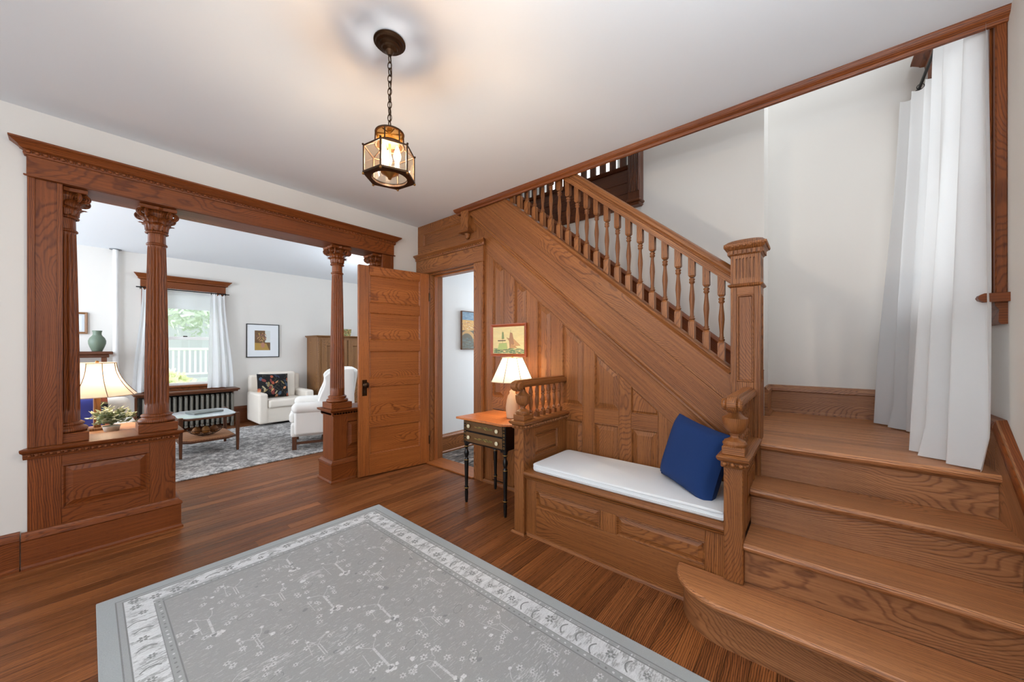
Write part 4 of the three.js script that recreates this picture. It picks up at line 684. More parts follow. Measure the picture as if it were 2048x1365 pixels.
      c.strokeStyle = '#c6c7c6'; c.lineWidth = 2.2; c.beginPath(); c.moveTo(x + rr(-60, -20), y + rr(20, 50)); c.lineTo(x + rr(-60, -20), y + rr(90, 130)); c.stroke();
      c.strokeStyle = '#8b8d8b'; c.lineWidth = 2; c.beginPath(); c.ellipse(x + 95, y + 20, 24, 14, 0.4, 0, 7); c.stroke();
    }
    for (let i = 0; i < 16000; i++) brush(rr(B[3], px - B[3]), rr(B[3], py - B[3]), rr(3, 22), rr(1.5, 4), rnd() < 0.75 ? '#a2a2a0' : '#c9cac9', rr(0.2, 0.6));
    c.restore();
    for (let i = 0; i < 30000; i++) { c.fillStyle = rnd() < 0.5 ? 'rgba(90,92,92,0.10)' : 'rgba(235,236,236,0.12)'; c.fillRect(rr(0, px), rr(0, py), rr(1, 4), rr(1, 2)); }
  });
  const t = thing('hall_rug', 'pale grey distressed rug with floral border on the hall floor', 'rug', [0.775, 0, -1.44]);
  const g = new RoundedBoxGeometry(w, 0.011, l, 2, 0.004), P = g.attributes.position, u = g.attributes.uv;
  for (let i = 0; i < u.count; i++) u.setXY(i, P.getX(i) / w + 0.5, P.getZ(i) / l + 0.5);
  const m = plainMesh('pile', g, new THREE.MeshPhysicalMaterial({ map, roughness: 1, sheen: 0.2, bumpMap: WEAVE, bumpScale: 0.001 }), t); m.position.y = 0.0065; m.rotation.y = -0.008;
}
// ---------- bench cushion and pillow ----------
{
  const t = thing('bench_cushion', 'long white seat cushion on the oak bench', 'cushion', [2.165, 0.43, -0.895]);
  const sh = new THREE.Shape(), a = 1.935, b = 2.405, z0 = -1.455, z1 = -0.327, r = 0.05; const q = (x, z) => [x, -z];
  sh.moveTo(...q(a + r, z0)); sh.lineTo(...q(b - r, z0 - 0.0)); sh.quadraticCurveTo(...q(b, z0), ...q(b, z0 + r)); sh.lineTo(...q(b, z1)); sh.lineTo(...q(a + 0.008, z1)); sh.quadraticCurveTo(...q(a - 0.006, (z0 + z1) / 2), ...q(a, z0 + r)); sh.quadraticCurveTo(...q(a, z0), ...q(a + r, z0));
  const g = new THREE.ExtrudeGeometry(sh, { depth: 0.024, bevelEnabled: true, bevelSize: 0.014, bevelThickness: 0.012, bevelOffset: -0.014, bevelSegments: 4, curveSegments: 8 }).rotateX(-Math.PI / 2).translate(0, 0.442, 0);
  add(t, 'pad', MUV(toCreasedNormals(soft(g), 1.0)), M.cushion);
  const pts = sh.getPoints(10).map((p) => V(p.x, 0, -p.y)); pts.pop();
  for (const y of [0.449, 0.470]) add(t, 'piping', new THREE.TubeGeometry(new THREE.CatmullRomCurve3(pts.map((p) => p.clone().setY(y)), true, 'catmullrom', 0.05), 140, 0.003, 6, true), M.cushion);
}
{
  const t = thing('throw_pillow', 'square navy blue pillow leaning on the bench arm', 'pillow', [2.19, 0.47, -0.515]);
  const s = plainMesh('cover', cushion(0.40, 0.385, 0.15, 0.10, 22), M.navy, t); s.position.y = 0.178;
  const e = new THREE.Euler(-0.26, Math.PI * 1.5 - 0.62, 0, 'YXZ'); s.rotation.copy(e); s.rotateZ(-0.12);
}
// ---------- black side table ----------
{
  const t = thing('side_table', 'small black two drawer table with orange top and stencilled gold', 'table', [2.19, 0, -1.963]);
  const top = new THREE.Shape(); [[1.968, -2.235], [2.40, -2.215], [2.40, -1.705], [2.02, -1.69], [1.968, -1.745]].forEach(([x, z], i) => (i ? top.lineTo(x, -z) : top.moveTo(x, -z)));
  add(t, 'top', W(new THREE.ExtrudeGeometry(top, { depth: 0.010, bevelEnabled: true, bevelSize: 0.004, bevelThickness: 0.004, bevelSegments: 2 }).rotateX(-Math.PI / 2).translate(0, 0.682, 0), 'z'), M.cherry);
  add(t, 'case', [box(2.006, 2.38, 0.488, 0.678, -2.185, -1.74, 0.002)], M.black);
  const gilt = canvasTexture(512, 128, (c, w, h) => { c.fillStyle = '#6a4a28'; c.fillRect(0, 0, w, h); for (let i = 0; i < 900; i++) { c.fillStyle = `rgba(${rr(60, 120)},${rr(40, 80)},${rr(18, 40)},0.25)`; c.fillRect(rr(0, w), rr(0, h), rr(4, 40), 1.5); } for (let i = 0; i < 26; i++) { const x = 256 + rr(-120, 120), y = 64 + rr(-16, 16) * (1 - Math.abs(x - 256) / 190); c.fillStyle = rnd() < 0.5 ? '#b08e4c' : '#7d7a3e'; c.beginPath(); c.ellipse(x, y, rr(10, 26), rr(4, 8), rr(-0.5, 0.5), 0, 7); c.fill(); c.strokeStyle = '#3c2c16'; c.lineWidth = 2; c.stroke(); } });
  for (const [y0, y1] of [[0.593, 0.668], [0.502, 0.578]]) {
    const g = box(1.997, 2.01, y0, y1, -2.158, -1.768, 0.002), P = g.attributes.position, u = g.attributes.uv; for (let i = 0; i < u.count; i++) u.setXY(i, (P.getZ(i) + 2.158) / 0.39, (P.getY(i) - y0) / (y1 - y0));
    const d = add(t, 'drawer', g, new THREE.MeshPhysicalMaterial({ map: gilt, roughness: 0.45 }));
    for (const z of [-2.115, -1.813]) add(d, 'knob', lathe([[0, 0], [0.006, 0], [0.006, 0.006], [0.014, 0.010], [0.016, 0.015], [0.011, 0.019], [0.004, 0.020], [0, 0.018]], 18).rotateZ(Math.PI / 2).translate(1.997, (y0 + y1) / 2, z), matte('#e8dcb8', 0.3));
  }
  const gold = matte('#b8893c', 0.35, { metalness: 0.5 });
  const legP = [[0.018, 0.488], [0.018, 0.470], [0.013, 0.462], [0.017, 0.452], [0.012, 0.445], [0.011, 0.432], [0.018, 0.412], [0.020, 0.396], [0.014, 0.372], [0.011, 0.362], [0.018, 0.352], [0.018, 0.340], [0.017, 0.30], [0.013, 0.16], [0.012, 0.135], [0.017, 0.126], [0.017, 0.112], [0.012, 0.104], [0.015, 0.085], [0.0125, 0.02], [0.010, 0.0], [0, 0]];
  for (const [x, z] of [[2.018, -2.172], [2.018, -1.754], [2.366, -2.172], [2.366, -1.754]]) {
    const l = add(t, 'leg', [lathe(legP, 16).translate(x, 0, z), box(x - 0.0165, x + 0.0165, 0.485, 0.676, z - 0.0165, z + 0.0165, 0.002)], M.black);
    for (const y of [0.458, 0.346, 0.119]) add(l, 'gold_ring', new THREE.TorusGeometry(0.0168, 0.0028, 6, 18).rotateX(Math.PI / 2).translate(x, y, z), gold);
    if (x < 2.1) for (let k = 0; k < 7; k++) add(l, 'stencil', new THREE.TorusGeometry(0.0065, 0.0016, 4, 10).scale(1, k % 2 ? 0.6 : 1.1, 0.4).rotateY(Math.PI / 2).translate(x - 0.0166, 0.512 + k * 0.024, z), gold);
  }
  for (const z of [-2.15, -1.776]) add(t, 'bracket', box(2.006, 2.014, 0.474, 0.492, z - 0.02, z + 0.02, 0.006), M.black);
}
// ---------- lamps ----------
const shadeMat = new THREE.MeshPhysicalMaterial({ color: '#fbefd9', roughness: 0.95, transmission: 0.5, thickness: 0 });
const bulbMat = (c, k) => new THREE.MeshStandardMaterial({ color: '#fff4e0', emissive: new THREE.Color(c), emissiveIntensity: k });
function tableLamp(name, label, pos, { y0, y1, r0, r1, ribs, bow, base: baseGeo, baseMat, power, turn = 0, rib = '#4a4238', mat = shadeMat }) {
  const t = thing(name, label, 'lamp', pos), P = (n, g, m, q = t) => plainMesh(n, g, m, q);
  const N = 8, at = (f, a) => { const r = r0 + (r1 - r0) * (bow ? 1 - Math.pow(1 - f, 1.9) : f), w = ribs ? Math.cos(Math.PI / ribs) / Math.cos((((a + turn) % (2 * Math.PI / ribs)) + 2 * Math.PI / ribs) % (2 * Math.PI / ribs) - Math.PI / ribs) : 1; return V(r * (1 - (1 - w) * 0.75) * Math.cos(a), y0 + (y1 - y0) * f, r * (1 - (1 - w) * 0.75) * Math.sin(a)); };
  const s = new Soup(), K = 48; for (let j = 0; j < N; j++) for (let i = 0; i < K; i++) s.quad(at(j / N, i / K * 2 * Math.PI), at((j + 1) / N, i / K * 2 * Math.PI), at((j + 1) / N, (i + 1) / K * 2 * Math.PI), at(j / N, (i + 1) / K * 2 * Math.PI));
  const shade = P('lamp_shade', s.geo(0.5), mat), trim = matte(rib, 0.8), rimM = matte('#e9d8ba', 0.9);
  for (let i = 0; i < (ribs || 8); i++) { const a = i / (ribs || 8) * 2 * Math.PI - turn; P('shade_rib', new THREE.TubeGeometry(new THREE.CatmullRomCurve3([0, 0.25, 0.5, 0.75, 1].map((f) => at(f, a).multiply(V(1.004, 1, 1.004)))), 10, 0.0022, 5), trim, shade); }
  for (const f of [0, 1]) P('shade_rim', new THREE.TubeGeometry(new THREE.CatmullRomCurve3(Array.from({ length: 48 }, (_, i) => at(f, i / 48 * 2 * Math.PI)), true), 96, 0.0035, 6, true), rimM, shade);
  P('lamp_base', baseGeo, baseMat);
  P('lamp_stem', new THREE.CylinderGeometry(0.006, 0.006, y1 - y0, 8).translate(0, (y0 + y1) / 2, 0), M.brass);
  P('finial', new THREE.SphereGeometry(0.010, 10, 8).translate(0, y1 + 0.008, 0), M.brass);
  for (let i = 0; i < 3; i++) P('shade_spider', new THREE.CylinderGeometry(0.0018, 0.0018, r1 * 0.98, 5).rotateZ(Math.PI / 2).translate(r1 * 0.49, y1 - 0.008, 0).rotateY(i * 2.094), M.brass, shade);
  const by = y0 + (y1 - y0) * 0.42, bulb = P('light_bulb', new THREE.SphereGeometry(0.028, 14, 12).translate(0.035, by, 0), bulbMat('#ffd9a0', 4));
  const l = new THREE.PointLight(new THREE.Color(1, 0.80, 0.56), power, 0, 2); l.name = name + '_bulb'; l.position.set(0.035, by, 0); l.castShadow = true; l.shadow.radius = 1.2; t.add(l);
}
tableLamp('table_lamp', 'lit lamp with ribbed cream shade on the black side table', [2.21, 0.6955, -1.845], {
  y0: 0.295, y1: 0.482, r0: 0.178, r1: 0.086, ribs: 8, turn: 0.3, power: 0.5,
  base: LW(lathe([[0, 0], [0.048, 0], [0.046, 0.010], [0.052, 0.05], [0.053, 0.09], [0.046, 0.14], [0.036, 0.178], [0.022, 0.20], [0.024, 0.215], [0.012, 0.225], [0.010, 0.26], [0.010, 0.30], [0, 0.30]], 26)), baseMat: matte('#c9a98a', 0.7, { bumpMap: CLOUD, bumpScale: 0.004 }),
});
tableLamp('console_lamp', 'large lit lamp with bell shaped cream shade behind the left columns', [0.078, 0.6485, -4.06], {
  y0: 0.255, y1: 0.495, r0: 0.213, r1: 0.10, ribs: 8, turn: 0.22, bow: true, power: 0.34, rib: '#6e5848', mat: new THREE.MeshPhysicalMaterial({ color: '#f4dcc8', roughness: 0.95, transmission: 0.5, thickness: 0 }),
  base: W(join([box(-0.045, 0.045, 0, 0.02, -0.045, 0.045, 0.004), box(-0.019, 0.019, 0.02, 0.27, -0.019, 0.019, 0.004)]), 'y'), baseMat: M.pine,
});
// ---------- pendant lantern ----------
{
  const cx = 0.885, cz = -1.452, t = thing('pendant_lantern', 'lit hexagonal brass and glass lantern hanging on a chain', 'lamp', [cx, 2.62, cz]), P = (n, g, m, q = t) => plainMesh(n, g, m, q);
  P('ceiling_canopy', toCreasedNormals(soft(lathe([[0, 0], [0.064, 0], [0.068, -0.004], [0.068, -0.008], [0.060, -0.010], [0.058, -0.018], [0.046, -0.020], [0.045, -0.027], [0.034, -0.030], [0.032, -0.038], [0.018, -0.044], [0.012, -0.056], [0.008, -0.062], [0, -0.064]], 40)), 0.5), M.bronze);
  const y = -0.068, link = new THREE.TorusGeometry(0.0105, 0.0024, 6, 16).scale(0.85, 1.55, 1), n = 11, pitch = 0.0292;
  for (let k = 0; k < n; k++) { const m = P('chain_link', link, M.bronze); m.position.set(0, y - 0.010 - k * pitch, 0); m.rotation.y = (k % 2) * Math.PI / 2 + 0.5; }
  P('cord', tube([[0.004, -0.05, 0], [0.007, -0.15, 0.004], [0.003, -0.26, -0.004], [0.004, -0.40, 0.002]], 0.0022, 6), M.bronze);
  const L = P('lantern_frame', lathe([[0.006, -0.386], [0.012, -0.390], [0.012, -0.400], [0.005, -0.404], [0, -0.404]], 14), M.brass), R = 0.108, yt = -0.492, yb = -0.606, yc = -0.412, ym = -0.466;
  const hex = (i) => [R * Math.cos(i * Math.PI / 3 + 0.36), R * Math.sin(i * Math.PI / 3 + 0.36)];
  P('top_ring', new THREE.TorusGeometry(0.058, 0.0055, 8, 40).rotateX(Math.PI / 2).translate(0, yc, 0), M.bronze, L);
  P('collar_ring', new THREE.TorusGeometry(0.060, 0.0052, 8, 40).rotateX(Math.PI / 2).translate(0, ym, 0), M.bronze, L);
  for (let i = 0; i < 3; i++) P('ring_spoke', new THREE.CylinderGeometry(0.003, 0.003, 0.116, 6).rotateZ(Math.PI / 2).rotateY(i * Math.PI / 3 + 0.36).translate(0, yc, 0), M.bronze, L);
  P('collar_glass', new THREE.CylinderGeometry(0.055, 0.056, ym - yc, 32, 1, true).translate(0, (ym + yc) / 2, 0), new THREE.MeshPhysicalMaterial({ color: '#e9b877', transmission: 0.85, thickness: 0, roughness: 0.12, ior: 1.45 }), L);
  const glassAmber = new THREE.MeshPhysicalMaterial({ color: '#fff1dd', transmission: 1, thickness: 0, roughness: 0.02, ior: 1.45 });
  for (let i = 0; i < 6; i++) {
    const [x, z] = hex(i), [x2, z2] = hex(i + 1), bar = (a, b, r) => { const d = b.clone().sub(a), g = new THREE.CylinderGeometry(r, r, d.length(), 6); return g.applyQuaternion(new THREE.Quaternion().setFromUnitVectors(AX.y, d.clone().normalize())).translate((a.x + b.x) / 2, (a.y + b.y) / 2, (a.z + b.z) / 2); };
    P('corner_post', bar(V(x, yb, z), V(x, yt, z), 0.0042), M.bronze, L);
    P('top_rail', bar(V(x, yt, z), V(x2, yt, z2), 0.0038), M.bronze, L);
    P('collar_strap', bar(V(0.06 * x / R, yc, 0.06 * z / R), V(0.062 * x / R, ym, 0.062 * z / R), 0.003), M.bronze, L);
    P('roof_rib', bar(V(0.060 * x / R, ym, 0.060 * z / R), V(x, yt, z), 0.003), M.bronze, L);
    P('glass_pane', (() => { const s = new Soup(), k = 0.985; s.quad(V(x * k, yb + 0.006, z * k), V(x2 * k, yb + 0.006, z2 * k), V(x2 * k, yt - 0.004, z2 * k), V(x * k, yt - 0.004, z * k)); return s.geo(); })(), glassAmber, L);
    P('roof_pane', (() => { const s = new Soup(), q = 0.058 / R; s.quad(V(x * 0.97, yt, z * 0.97), V(x2 * 0.97, yt, z2 * 0.97), V(x2 * q, ym, z2 * q), V(x * q, ym, z * q)); return s.geo(); })(), glassAmber, L);
    P('foot_ball', new THREE.SphereGeometry(0.0058, 8, 6).translate(x * 1.02, yb - 0.008, z * 1.02), M.brass, L); P('top_ball', new THREE.SphereGeometry(0.005, 8, 6).translate(x * 1.03, yt + 0.004, z * 1.03), M.bronze, L);
  }
  const plate = new THREE.Shape(Array.from({ length: 6 }, (_, i) => { const [x, z] = hex(i); return new THREE.Vector2(x * 1.03, -z * 1.03); })), hole = new THREE.Path(); hole.absarc(0, 0, 0.075, 0, Math.PI * 2, true); plate.holes.push(hole);
  P('bottom_plate', new THREE.ExtrudeGeometry(plate, { depth: 0.008, bevelEnabled: true, bevelSize: 0.002, bevelThickness: 0.002, bevelSegments: 1, curveSegments: 28 }).rotateX(-Math.PI / 2).translate(0, yb - 0.006, 0), M.bronze, L);
  P('centre_stem', new THREE.CylinderGeometry(0.006, 0.006, 0.19, 10).translate(0, -0.50, 0), M.brass, L);
  P('bottom_cone', lathe([[0, -0.618], [0.006, -0.616], [0.010, -0.606], [0.022, -0.598], [0.038, -0.588], [0.040, -0.583], [0, -0.580]], 26), M.brass, L);
  P('upper_cup', lathe([[0, -0.43], [0.03, -0.434], [0.042, -0.446], [0.044, -0.456], [0.036, -0.458], [0, -0.46]], 26), M.brass, L);
  for (let i = 0; i < 3; i++) {
    const a = i * 2.094 + 0.9, x = 0.034 * Math.cos(a), z = 0.034 * Math.sin(a);
    P('candle_sleeve', new THREE.CylinderGeometry(0.0095, 0.0095, 0.045, 12).translate(x, -0.562, z), matte('#f1e4c8', 0.6), L);
    P('light_bulb', lathe([[0, -0.540], [0.008, -0.538], [0.0155, -0.524], [0.0165, -0.512], [0.012, -0.492], [0.005, -0.472], [0, -0.466]], 14).translate(x, 0, z), bulbMat('#ffe0b0', 6), L);
    const l = new THREE.PointLight(new THREE.Color(1, 0.98, 0.955), 0.85, 0, 2); l.name = 'pendant_bulb'; l.position.set(x, -0.512, z); l.castShadow = true; l.shadow.radius = 0.9; t.add(l);
  }
}
// ---------- pictures ----------
function picture(name, label, cat, pos, rot, w, h, frameW, frameMat, draw, { mat = 0, glass = false, deep = 0.022, px = 640 } = {}) {
  const t = thing(name, label, cat, pos); t.rotation.y = rot; const P = (n, g, m, q = t) => plainMesh(n, g, m, q), iw = w - 2 * frameW, ih = h - 2 * frameW;
  const pr = [[0, 0], [0, deep], [frameW * 0.3, deep], [frameW * 0.55, deep * 0.7], [frameW, deep * 0.55], [frameW, 0]];
  const side = (a, b, inw) => W(mould(pr.map(([o, u]) => [o, u]), a, b, inw, { m0: -1, m1: -1, up: AX.z }), b.clone().sub(a));
  const c = [V(-w / 2, 0, 0), V(w / 2, 0, 0), V(w / 2, h, 0), V(-w / 2, h, 0)], inn = [V(0, 1, 0), V(-1, 0, 0), V(0, -1, 0), V(1, 0, 0)];
  const f = P('frame', [0, 1, 2, 3].map((i) => side(c[i], c[(i + 1) % 4], inn[i])), frameMat);
  const map = canvasTexture(px, Math.round(px * ih / iw), draw), g = new THREE.PlaneGeometry(iw, ih).translate(0, h / 2, deep * 0.5);
  P('canvas', join([g, box(-iw / 2, iw / 2, frameW, h - frameW, 0.001, deep * 0.45, 0).clone()].map((q, i) => { if (i) { const u = q.attributes.uv; for (let k = 0; k < u.count; k++) u.setXY(k, 0.02, 0.02); } return q; })), new THREE.MeshPhysicalMaterial({ map, roughness: glass ? 0.8 : 0.55 }));
  if (glass) P('glass', new THREE.PlaneGeometry(iw, ih).translate(0, h / 2, deep * 0.54), M.glass);
}
picture('ship_painting', 'small framed painting of a sailing ship above the side table', 'painting', [2.449, 1.178, -2.085], -Math.PI / 2, 0.415, 0.292, 0.026, wood(STRAIGHT, [0.62, 0.30, 0.20], 0.35), (c, w, h) => {
  const sky = ['#e6d79a', '#ead9a0', '#e3c98c', '#dcc690']; c.fillStyle = '#e4d398'; c.fillRect(0, 0, w, h); for (let i = 0; i < 500; i++) { c.fillStyle = sky[i % 4]; c.globalAlpha = 0.25; c.beginPath(); c.ellipse(rr(0, w), rr(0, h * 0.8), rr(20, 90), rr(5, 16), rr(-0.3, 0.3), 0, 7); c.fill(); } c.globalAlpha = 1;
  for (let i = 0; i < 260; i++) { c.fillStyle = ['#4d7350', '#5f8a5c', '#3d5a4a', '#7d8f52', '#41504a'][i % 5]; c.globalAlpha = 0.6; c.fillRect(rr(0, w), h * rr(0.80, 0.98), rr(20, 90), rr(3, 9)); } c.globalAlpha = 1;
  c.strokeStyle = '#5a3e2a'; c.lineWidth = 4; for (const [x, y] of [[0.32, 0.15], [0.58, 0.12]]) { c.beginPath(); c.moveTo(w * x, h * 0.85); c.lineTo(w * x, h * y); c.stroke(); }
  const sail = (pts, col) => { c.fillStyle = col; c.beginPath(); pts.forEach(([x, y]) => c.lineTo(w * x, h * y)); c.fill(); c.strokeStyle = '#6a4a32'; c.lineWidth = 2; c.stroke(); };
  sail([[0.30, 0.20], [0.35, 0.20], [0.37, 0.45], [0.29, 0.45]], '#7b8a5a'); sail([[0.20, 0.62], [0.45, 0.60], [0.48, 0.84], [0.15, 0.86]], '#a9bb74'); sail([[0.16, 0.50], [0.42, 0.50], [0.42, 0.53], [0.16, 0.53]], '#4a3a2c');
  sail([[0.56, 0.22], [0.63, 0.24], [0.70, 0.64], [0.55, 0.80], [0.53, 0.5]], '#a37a5a'); sail([[0.66, 0.44], [0.88, 0.70], [0.70, 0.72]], '#c79a6a'); sail([[0.44, 0.40], [0.54, 0.44], [0.54, 0.55]], '#b58a62'); sail([[0.60, 0.62], [0.78, 0.78], [0.56, 0.80]], '#b98d5e');
});
picture('passage_painting', 'unframed canvas painting of an arched bridge in the passage', 'painting', [3.225, 1.236, -3.418], 0, 0.30, 0.49, 0.008, matte('#6e4b30', 0.6), (c, w, h) => {
  c.fillStyle = '#6f8797'; c.fillRect(0, 0, w, h); for (let i = 0; i < 160; i++) { c.fillStyle = ['#5f7d92', '#86a2b2', '#4f6c84', '#9bb0b8'][i % 4]; c.globalAlpha = 0.5; c.fillRect(rr(0, w), h * rr(0, 0.20), rr(30, 160), rr(4, 14)); } c.globalAlpha = 1;
  c.fillStyle = '#c99a4e'; c.fillRect(0, h * 0.22, w, h * 0.28); for (let i = 0; i < 120; i++) { c.fillStyle = ['#b97f3a', '#d9b268', '#a8693a', '#e0cfa0', '#7d6a58', '#a5604e'][i % 6]; c.fillRect(rr(0, w), h * rr(0.24, 0.48), rr(10, 40), rr(8, 26)); }
  c.fillStyle = '#59503a'; c.fillRect(0, h * 0.5, w, h * 0.5); c.fillStyle = '#b58a4a'; c.beginPath(); c.ellipse(w * 0.35, h * 0.80, w * 0.5, h * 0.30, 0, Math.PI, 0); c.ellipse(w * 0.30, h * 0.82, w * 0.40, h * 0.24, 0, 0, Math.PI, true); c.fill();
  for (let i = 0; i < 220; i++) { c.fillStyle = ['#465a52', '#5f7068', '#34443f', '#7c8a80', '#56656a'][i % 5]; c.globalAlpha = 0.7; c.fillRect(rr(-20, w), h * rr(0.70, 1), rr(20, 120), rr(4, 12)); } c.globalAlpha = 1;
}, { deep: 0.03 });
picture('flower_print', 'black framed flower print with wide white mat over the armchair', 'picture', [2.06, 1.095, ZB + 0.001], 0, 0.495, 0.582, 0.014, M.black, (c, w, h) => {
  c.fillStyle = '#e6e9ec'; c.fillRect(0, 0, w, h); const X = w * 0.23, Y = h * 0.18, A = w * 0.50, B = h * 0.62; c.save(); c.beginPath(); c.rect(X, Y, A, B); c.clip();
  c.fillStyle = '#6b4a22'; c.fillRect(X, Y, A, B); c.fillStyle = '#d9dcd8'; c.fillRect(X + A * 0.66, Y, A * 0.34, B * 0.6); c.fillStyle = '#b08a3e'; c.beginPath(); c.moveTo(X, Y + B * 0.62); c.lineTo(X + A * 0.75, Y + B * 0.66); c.lineTo(X + A * 0.95, Y + B); c.lineTo(X, Y + B); c.fill();
  for (let i = 0; i < 150; i++) { const a = rr(0, 7), q = Math.sqrt(rnd()); c.fillStyle = ['#8a4a3a', '#c9a04a', '#a36a5a', '#5a4a24', '#d9b46a', '#7a4a5a', '#48401f'][i % 7]; c.beginPath(); c.ellipse(X + A * (0.45 + 0.32 * q * Math.cos(a)), Y + B * (0.34 + 0.24 * q * Math.sin(a)), rr(5, 16), rr(4, 10), a, 0, 7); c.fill(); }
  c.fillStyle = '#b07a62'; c.beginPath(); c.ellipse(X + A * 0.52, Y + B * 0.74, A * 0.12, B * 0.14, 0, 0, 7); c.fill(); c.restore();
}, { glass: true });
picture('hanging_frame', 'brown wooden picture frame on the wall left of the white pipe', 'picture', [-0.085, 1.445, ZB + 0.001], 0, 0.29, 0.285, 0.026, M.pine, (c, w, h) => { c.fillStyle = '#c5cacd'; c.fillRect(0, 0, w, h); c.fillStyle = '#d9dcdc'; c.fillRect(w * 0.1, h * 0.1, w * 0.8, h * 0.8); c.fillStyle = '#9aa3a5'; c.fillRect(w * 0.3, h * 0.35, w * 0.4, h * 0.4); });
// ---------- curtains ----------
function drape(path0, path1, yTop, yBot, folds, amp, n = 90, rows = 26, lift = 0) {            // path0 along the rod, path1 along the hem; [x, z] end points
  const pos = [], uv = [], idx = [], ph = rr(0, 6);
  for (let j = 0; j <= rows; j++) for (let i = 0; i <= n; i++) {
    const f = j / rows, u = i / n, e = f * f * (3 - 2 * f), L = (a, b) => a + (b - a) * u;
    const x = L(path0[0][0], path0[1][0]) * (1 - e) + L(path1[0][0], path1[1][0]) * e, z = L(path0[0][1], path0[1][1]) * (1 - e) + L(path1[0][1], path1[1][1]) * e;
    const A = amp * (0.35 + 0.75 * Math.sqrt(f)) * Math.min(1, 0.3 + 6 * (1 - u)), w = Math.sin(u * folds * 6.283 + ph + 0.5 * Math.sin(f * 2.2 + u * 7)) + 0.22 * Math.sin(u * folds * 13.7 + 1.3 + f * 2.4) * (0.4 + f), dx = path0[1][0] - path0[0][0], dz = path0[1][1] - path0[0][1], l = Math.hypot(dx, dz);
    const out = f > 0.93 ? (f - 0.93) * 0.35 * (0.5 + 0.5 * Math.sin(u * 9 + ph)) : 0;
    pos.push(x - dz / l * (A * w) , yTop + (yBot - yTop) * f - lift * Math.sin(u * Math.PI * folds) ** 2 * (1 - f) * 0.03, z + dx / l * (A * w) * Math.sign(dx || 1) - out); uv.push(u * l * 1.6, f * (yTop - yBot));
  }
  for (let j = 0; j < rows; j++) for (let i = 0; i < n; i++) { const p = j * (n + 1) + i, q = p + n + 1; idx.push(p, q, p + 1, p + 1, q, q + 1); }
  const g = new THREE.BufferGeometry(); g.setAttribute('position', new THREE.Float32BufferAttribute(pos, 3)); g.setAttribute('uv', new THREE.Float32BufferAttribute(uv, 2)); g.setIndex(idx); g.computeVertexNormals(); return g;
}
{
  const rod = thing('stair_curtain_rod', 'thin dark metal curtain rod across the stair window', 'curtain rod', [2.85, 2.86, 0.50]);
  add(rod, 'rod', new THREE.CylinderGeometry(0.008, 0.008, 1.16, 12).rotateZ(Math.PI / 2).translate(2.87, 2.865, 0.50), M.iron);
  for (const x of [2.30, 3.45]) add(rod, 'finial', new THREE.SphereGeometry(0.017, 12, 10).translate(x, 2.865, 0.50), M.iron);
  for (const x of [2.44, 3.40]) add(rod, 'bracket', box(x - 0.006, x + 0.006, 2.85, 2.88, 0.49, 0.60, 0.002), M.iron);
  for (let i = 0; i < 7; i++) add(rod, 'ring', new THREE.TorusGeometry(0.016, 0.002, 6, 18).rotateY(Math.PI / 2).translate([3.40, 3.36, 3.30, 2.86, 2.76, 2.66, 2.52][i], 2.855, 0.50), M.iron);
  const a = thing('stair_curtain', 'sheer white curtain at the far side of the stair window', 'curtain', [3.28, 0.76, 0.46], 'stair window curtains');
  add(a, 'cloth', drape([[3.37, 0.43], [3.12, 0.53]], [[3.40, 0.35], [3.10, 0.50]], 2.83, 0.752, 2.6, 0.034, 90, 30, 1), M.sheer);
  const b = thing('stair_curtain', 'sheer white curtain at the near side, trailing over the landing edge', 'curtain', [2.6, 0.76, 0.48], 'stair window curtains');
  add(b, 'cloth', drape([[2.87, 0.49], [2.385, 0.541]], [[2.61, 0.39], [2.335, 0.532]], 2.84, 0.75, 2.6, 0.036, 110, 30, 1), M.sheer);
}
{
  const rod = thing('living_curtain_rod', 'short dark curtain rod over the living room window', 'curtain rod', [1.04, 2.11, -7.33]);
  add(rod, 'rod', new THREE.CylinderGeometry(0.008, 0.008, 1.06, 10).rotateZ(Math.PI / 2).translate(1.03, 2.125, -7.33), M.iron);
  for (let i = 0; i < 4; i++) add(rod, 'ring', new THREE.TorusGeometry(0.017, 0.003, 6, 14).rotateY(Math.PI / 2).translate(1.33 + i * 0.05, 2.118, -7.33), M.iron);
  for (const x of [0.55, 1.51]) add(rod, 'bracket', box(x - 0.006, x + 0.006, 2.11, 2.14, ZB, -7.32, 0.002), M.iron);
  const a = thing('living_curtain', 'white curtain at the right of the living room window', 'curtain', [1.42, 0.62, -7.3], 'living room curtains');
  add(a, 'cloth', drape([[1.31, -7.33], [1.50, -7.33]], [[1.27, -7.27], [1.60, -7.27]], 2.12, 0.63, 3, 0.022, 60, 20, 1), M.sheer);
  const b = thing('living_curtain', 'white curtain half hidden behind the free left column', 'curtain', [0.6, 0.62, -7.3], 'living room curtains');
  add(b, 'cloth', drape([[0.56, -7.33], [0.72, -7.33]], [[0.46, -7.27], [0.68, -7.27]], 2.12, 0.63, 3, 0.022, 60, 20, 1), M.sheer);
}
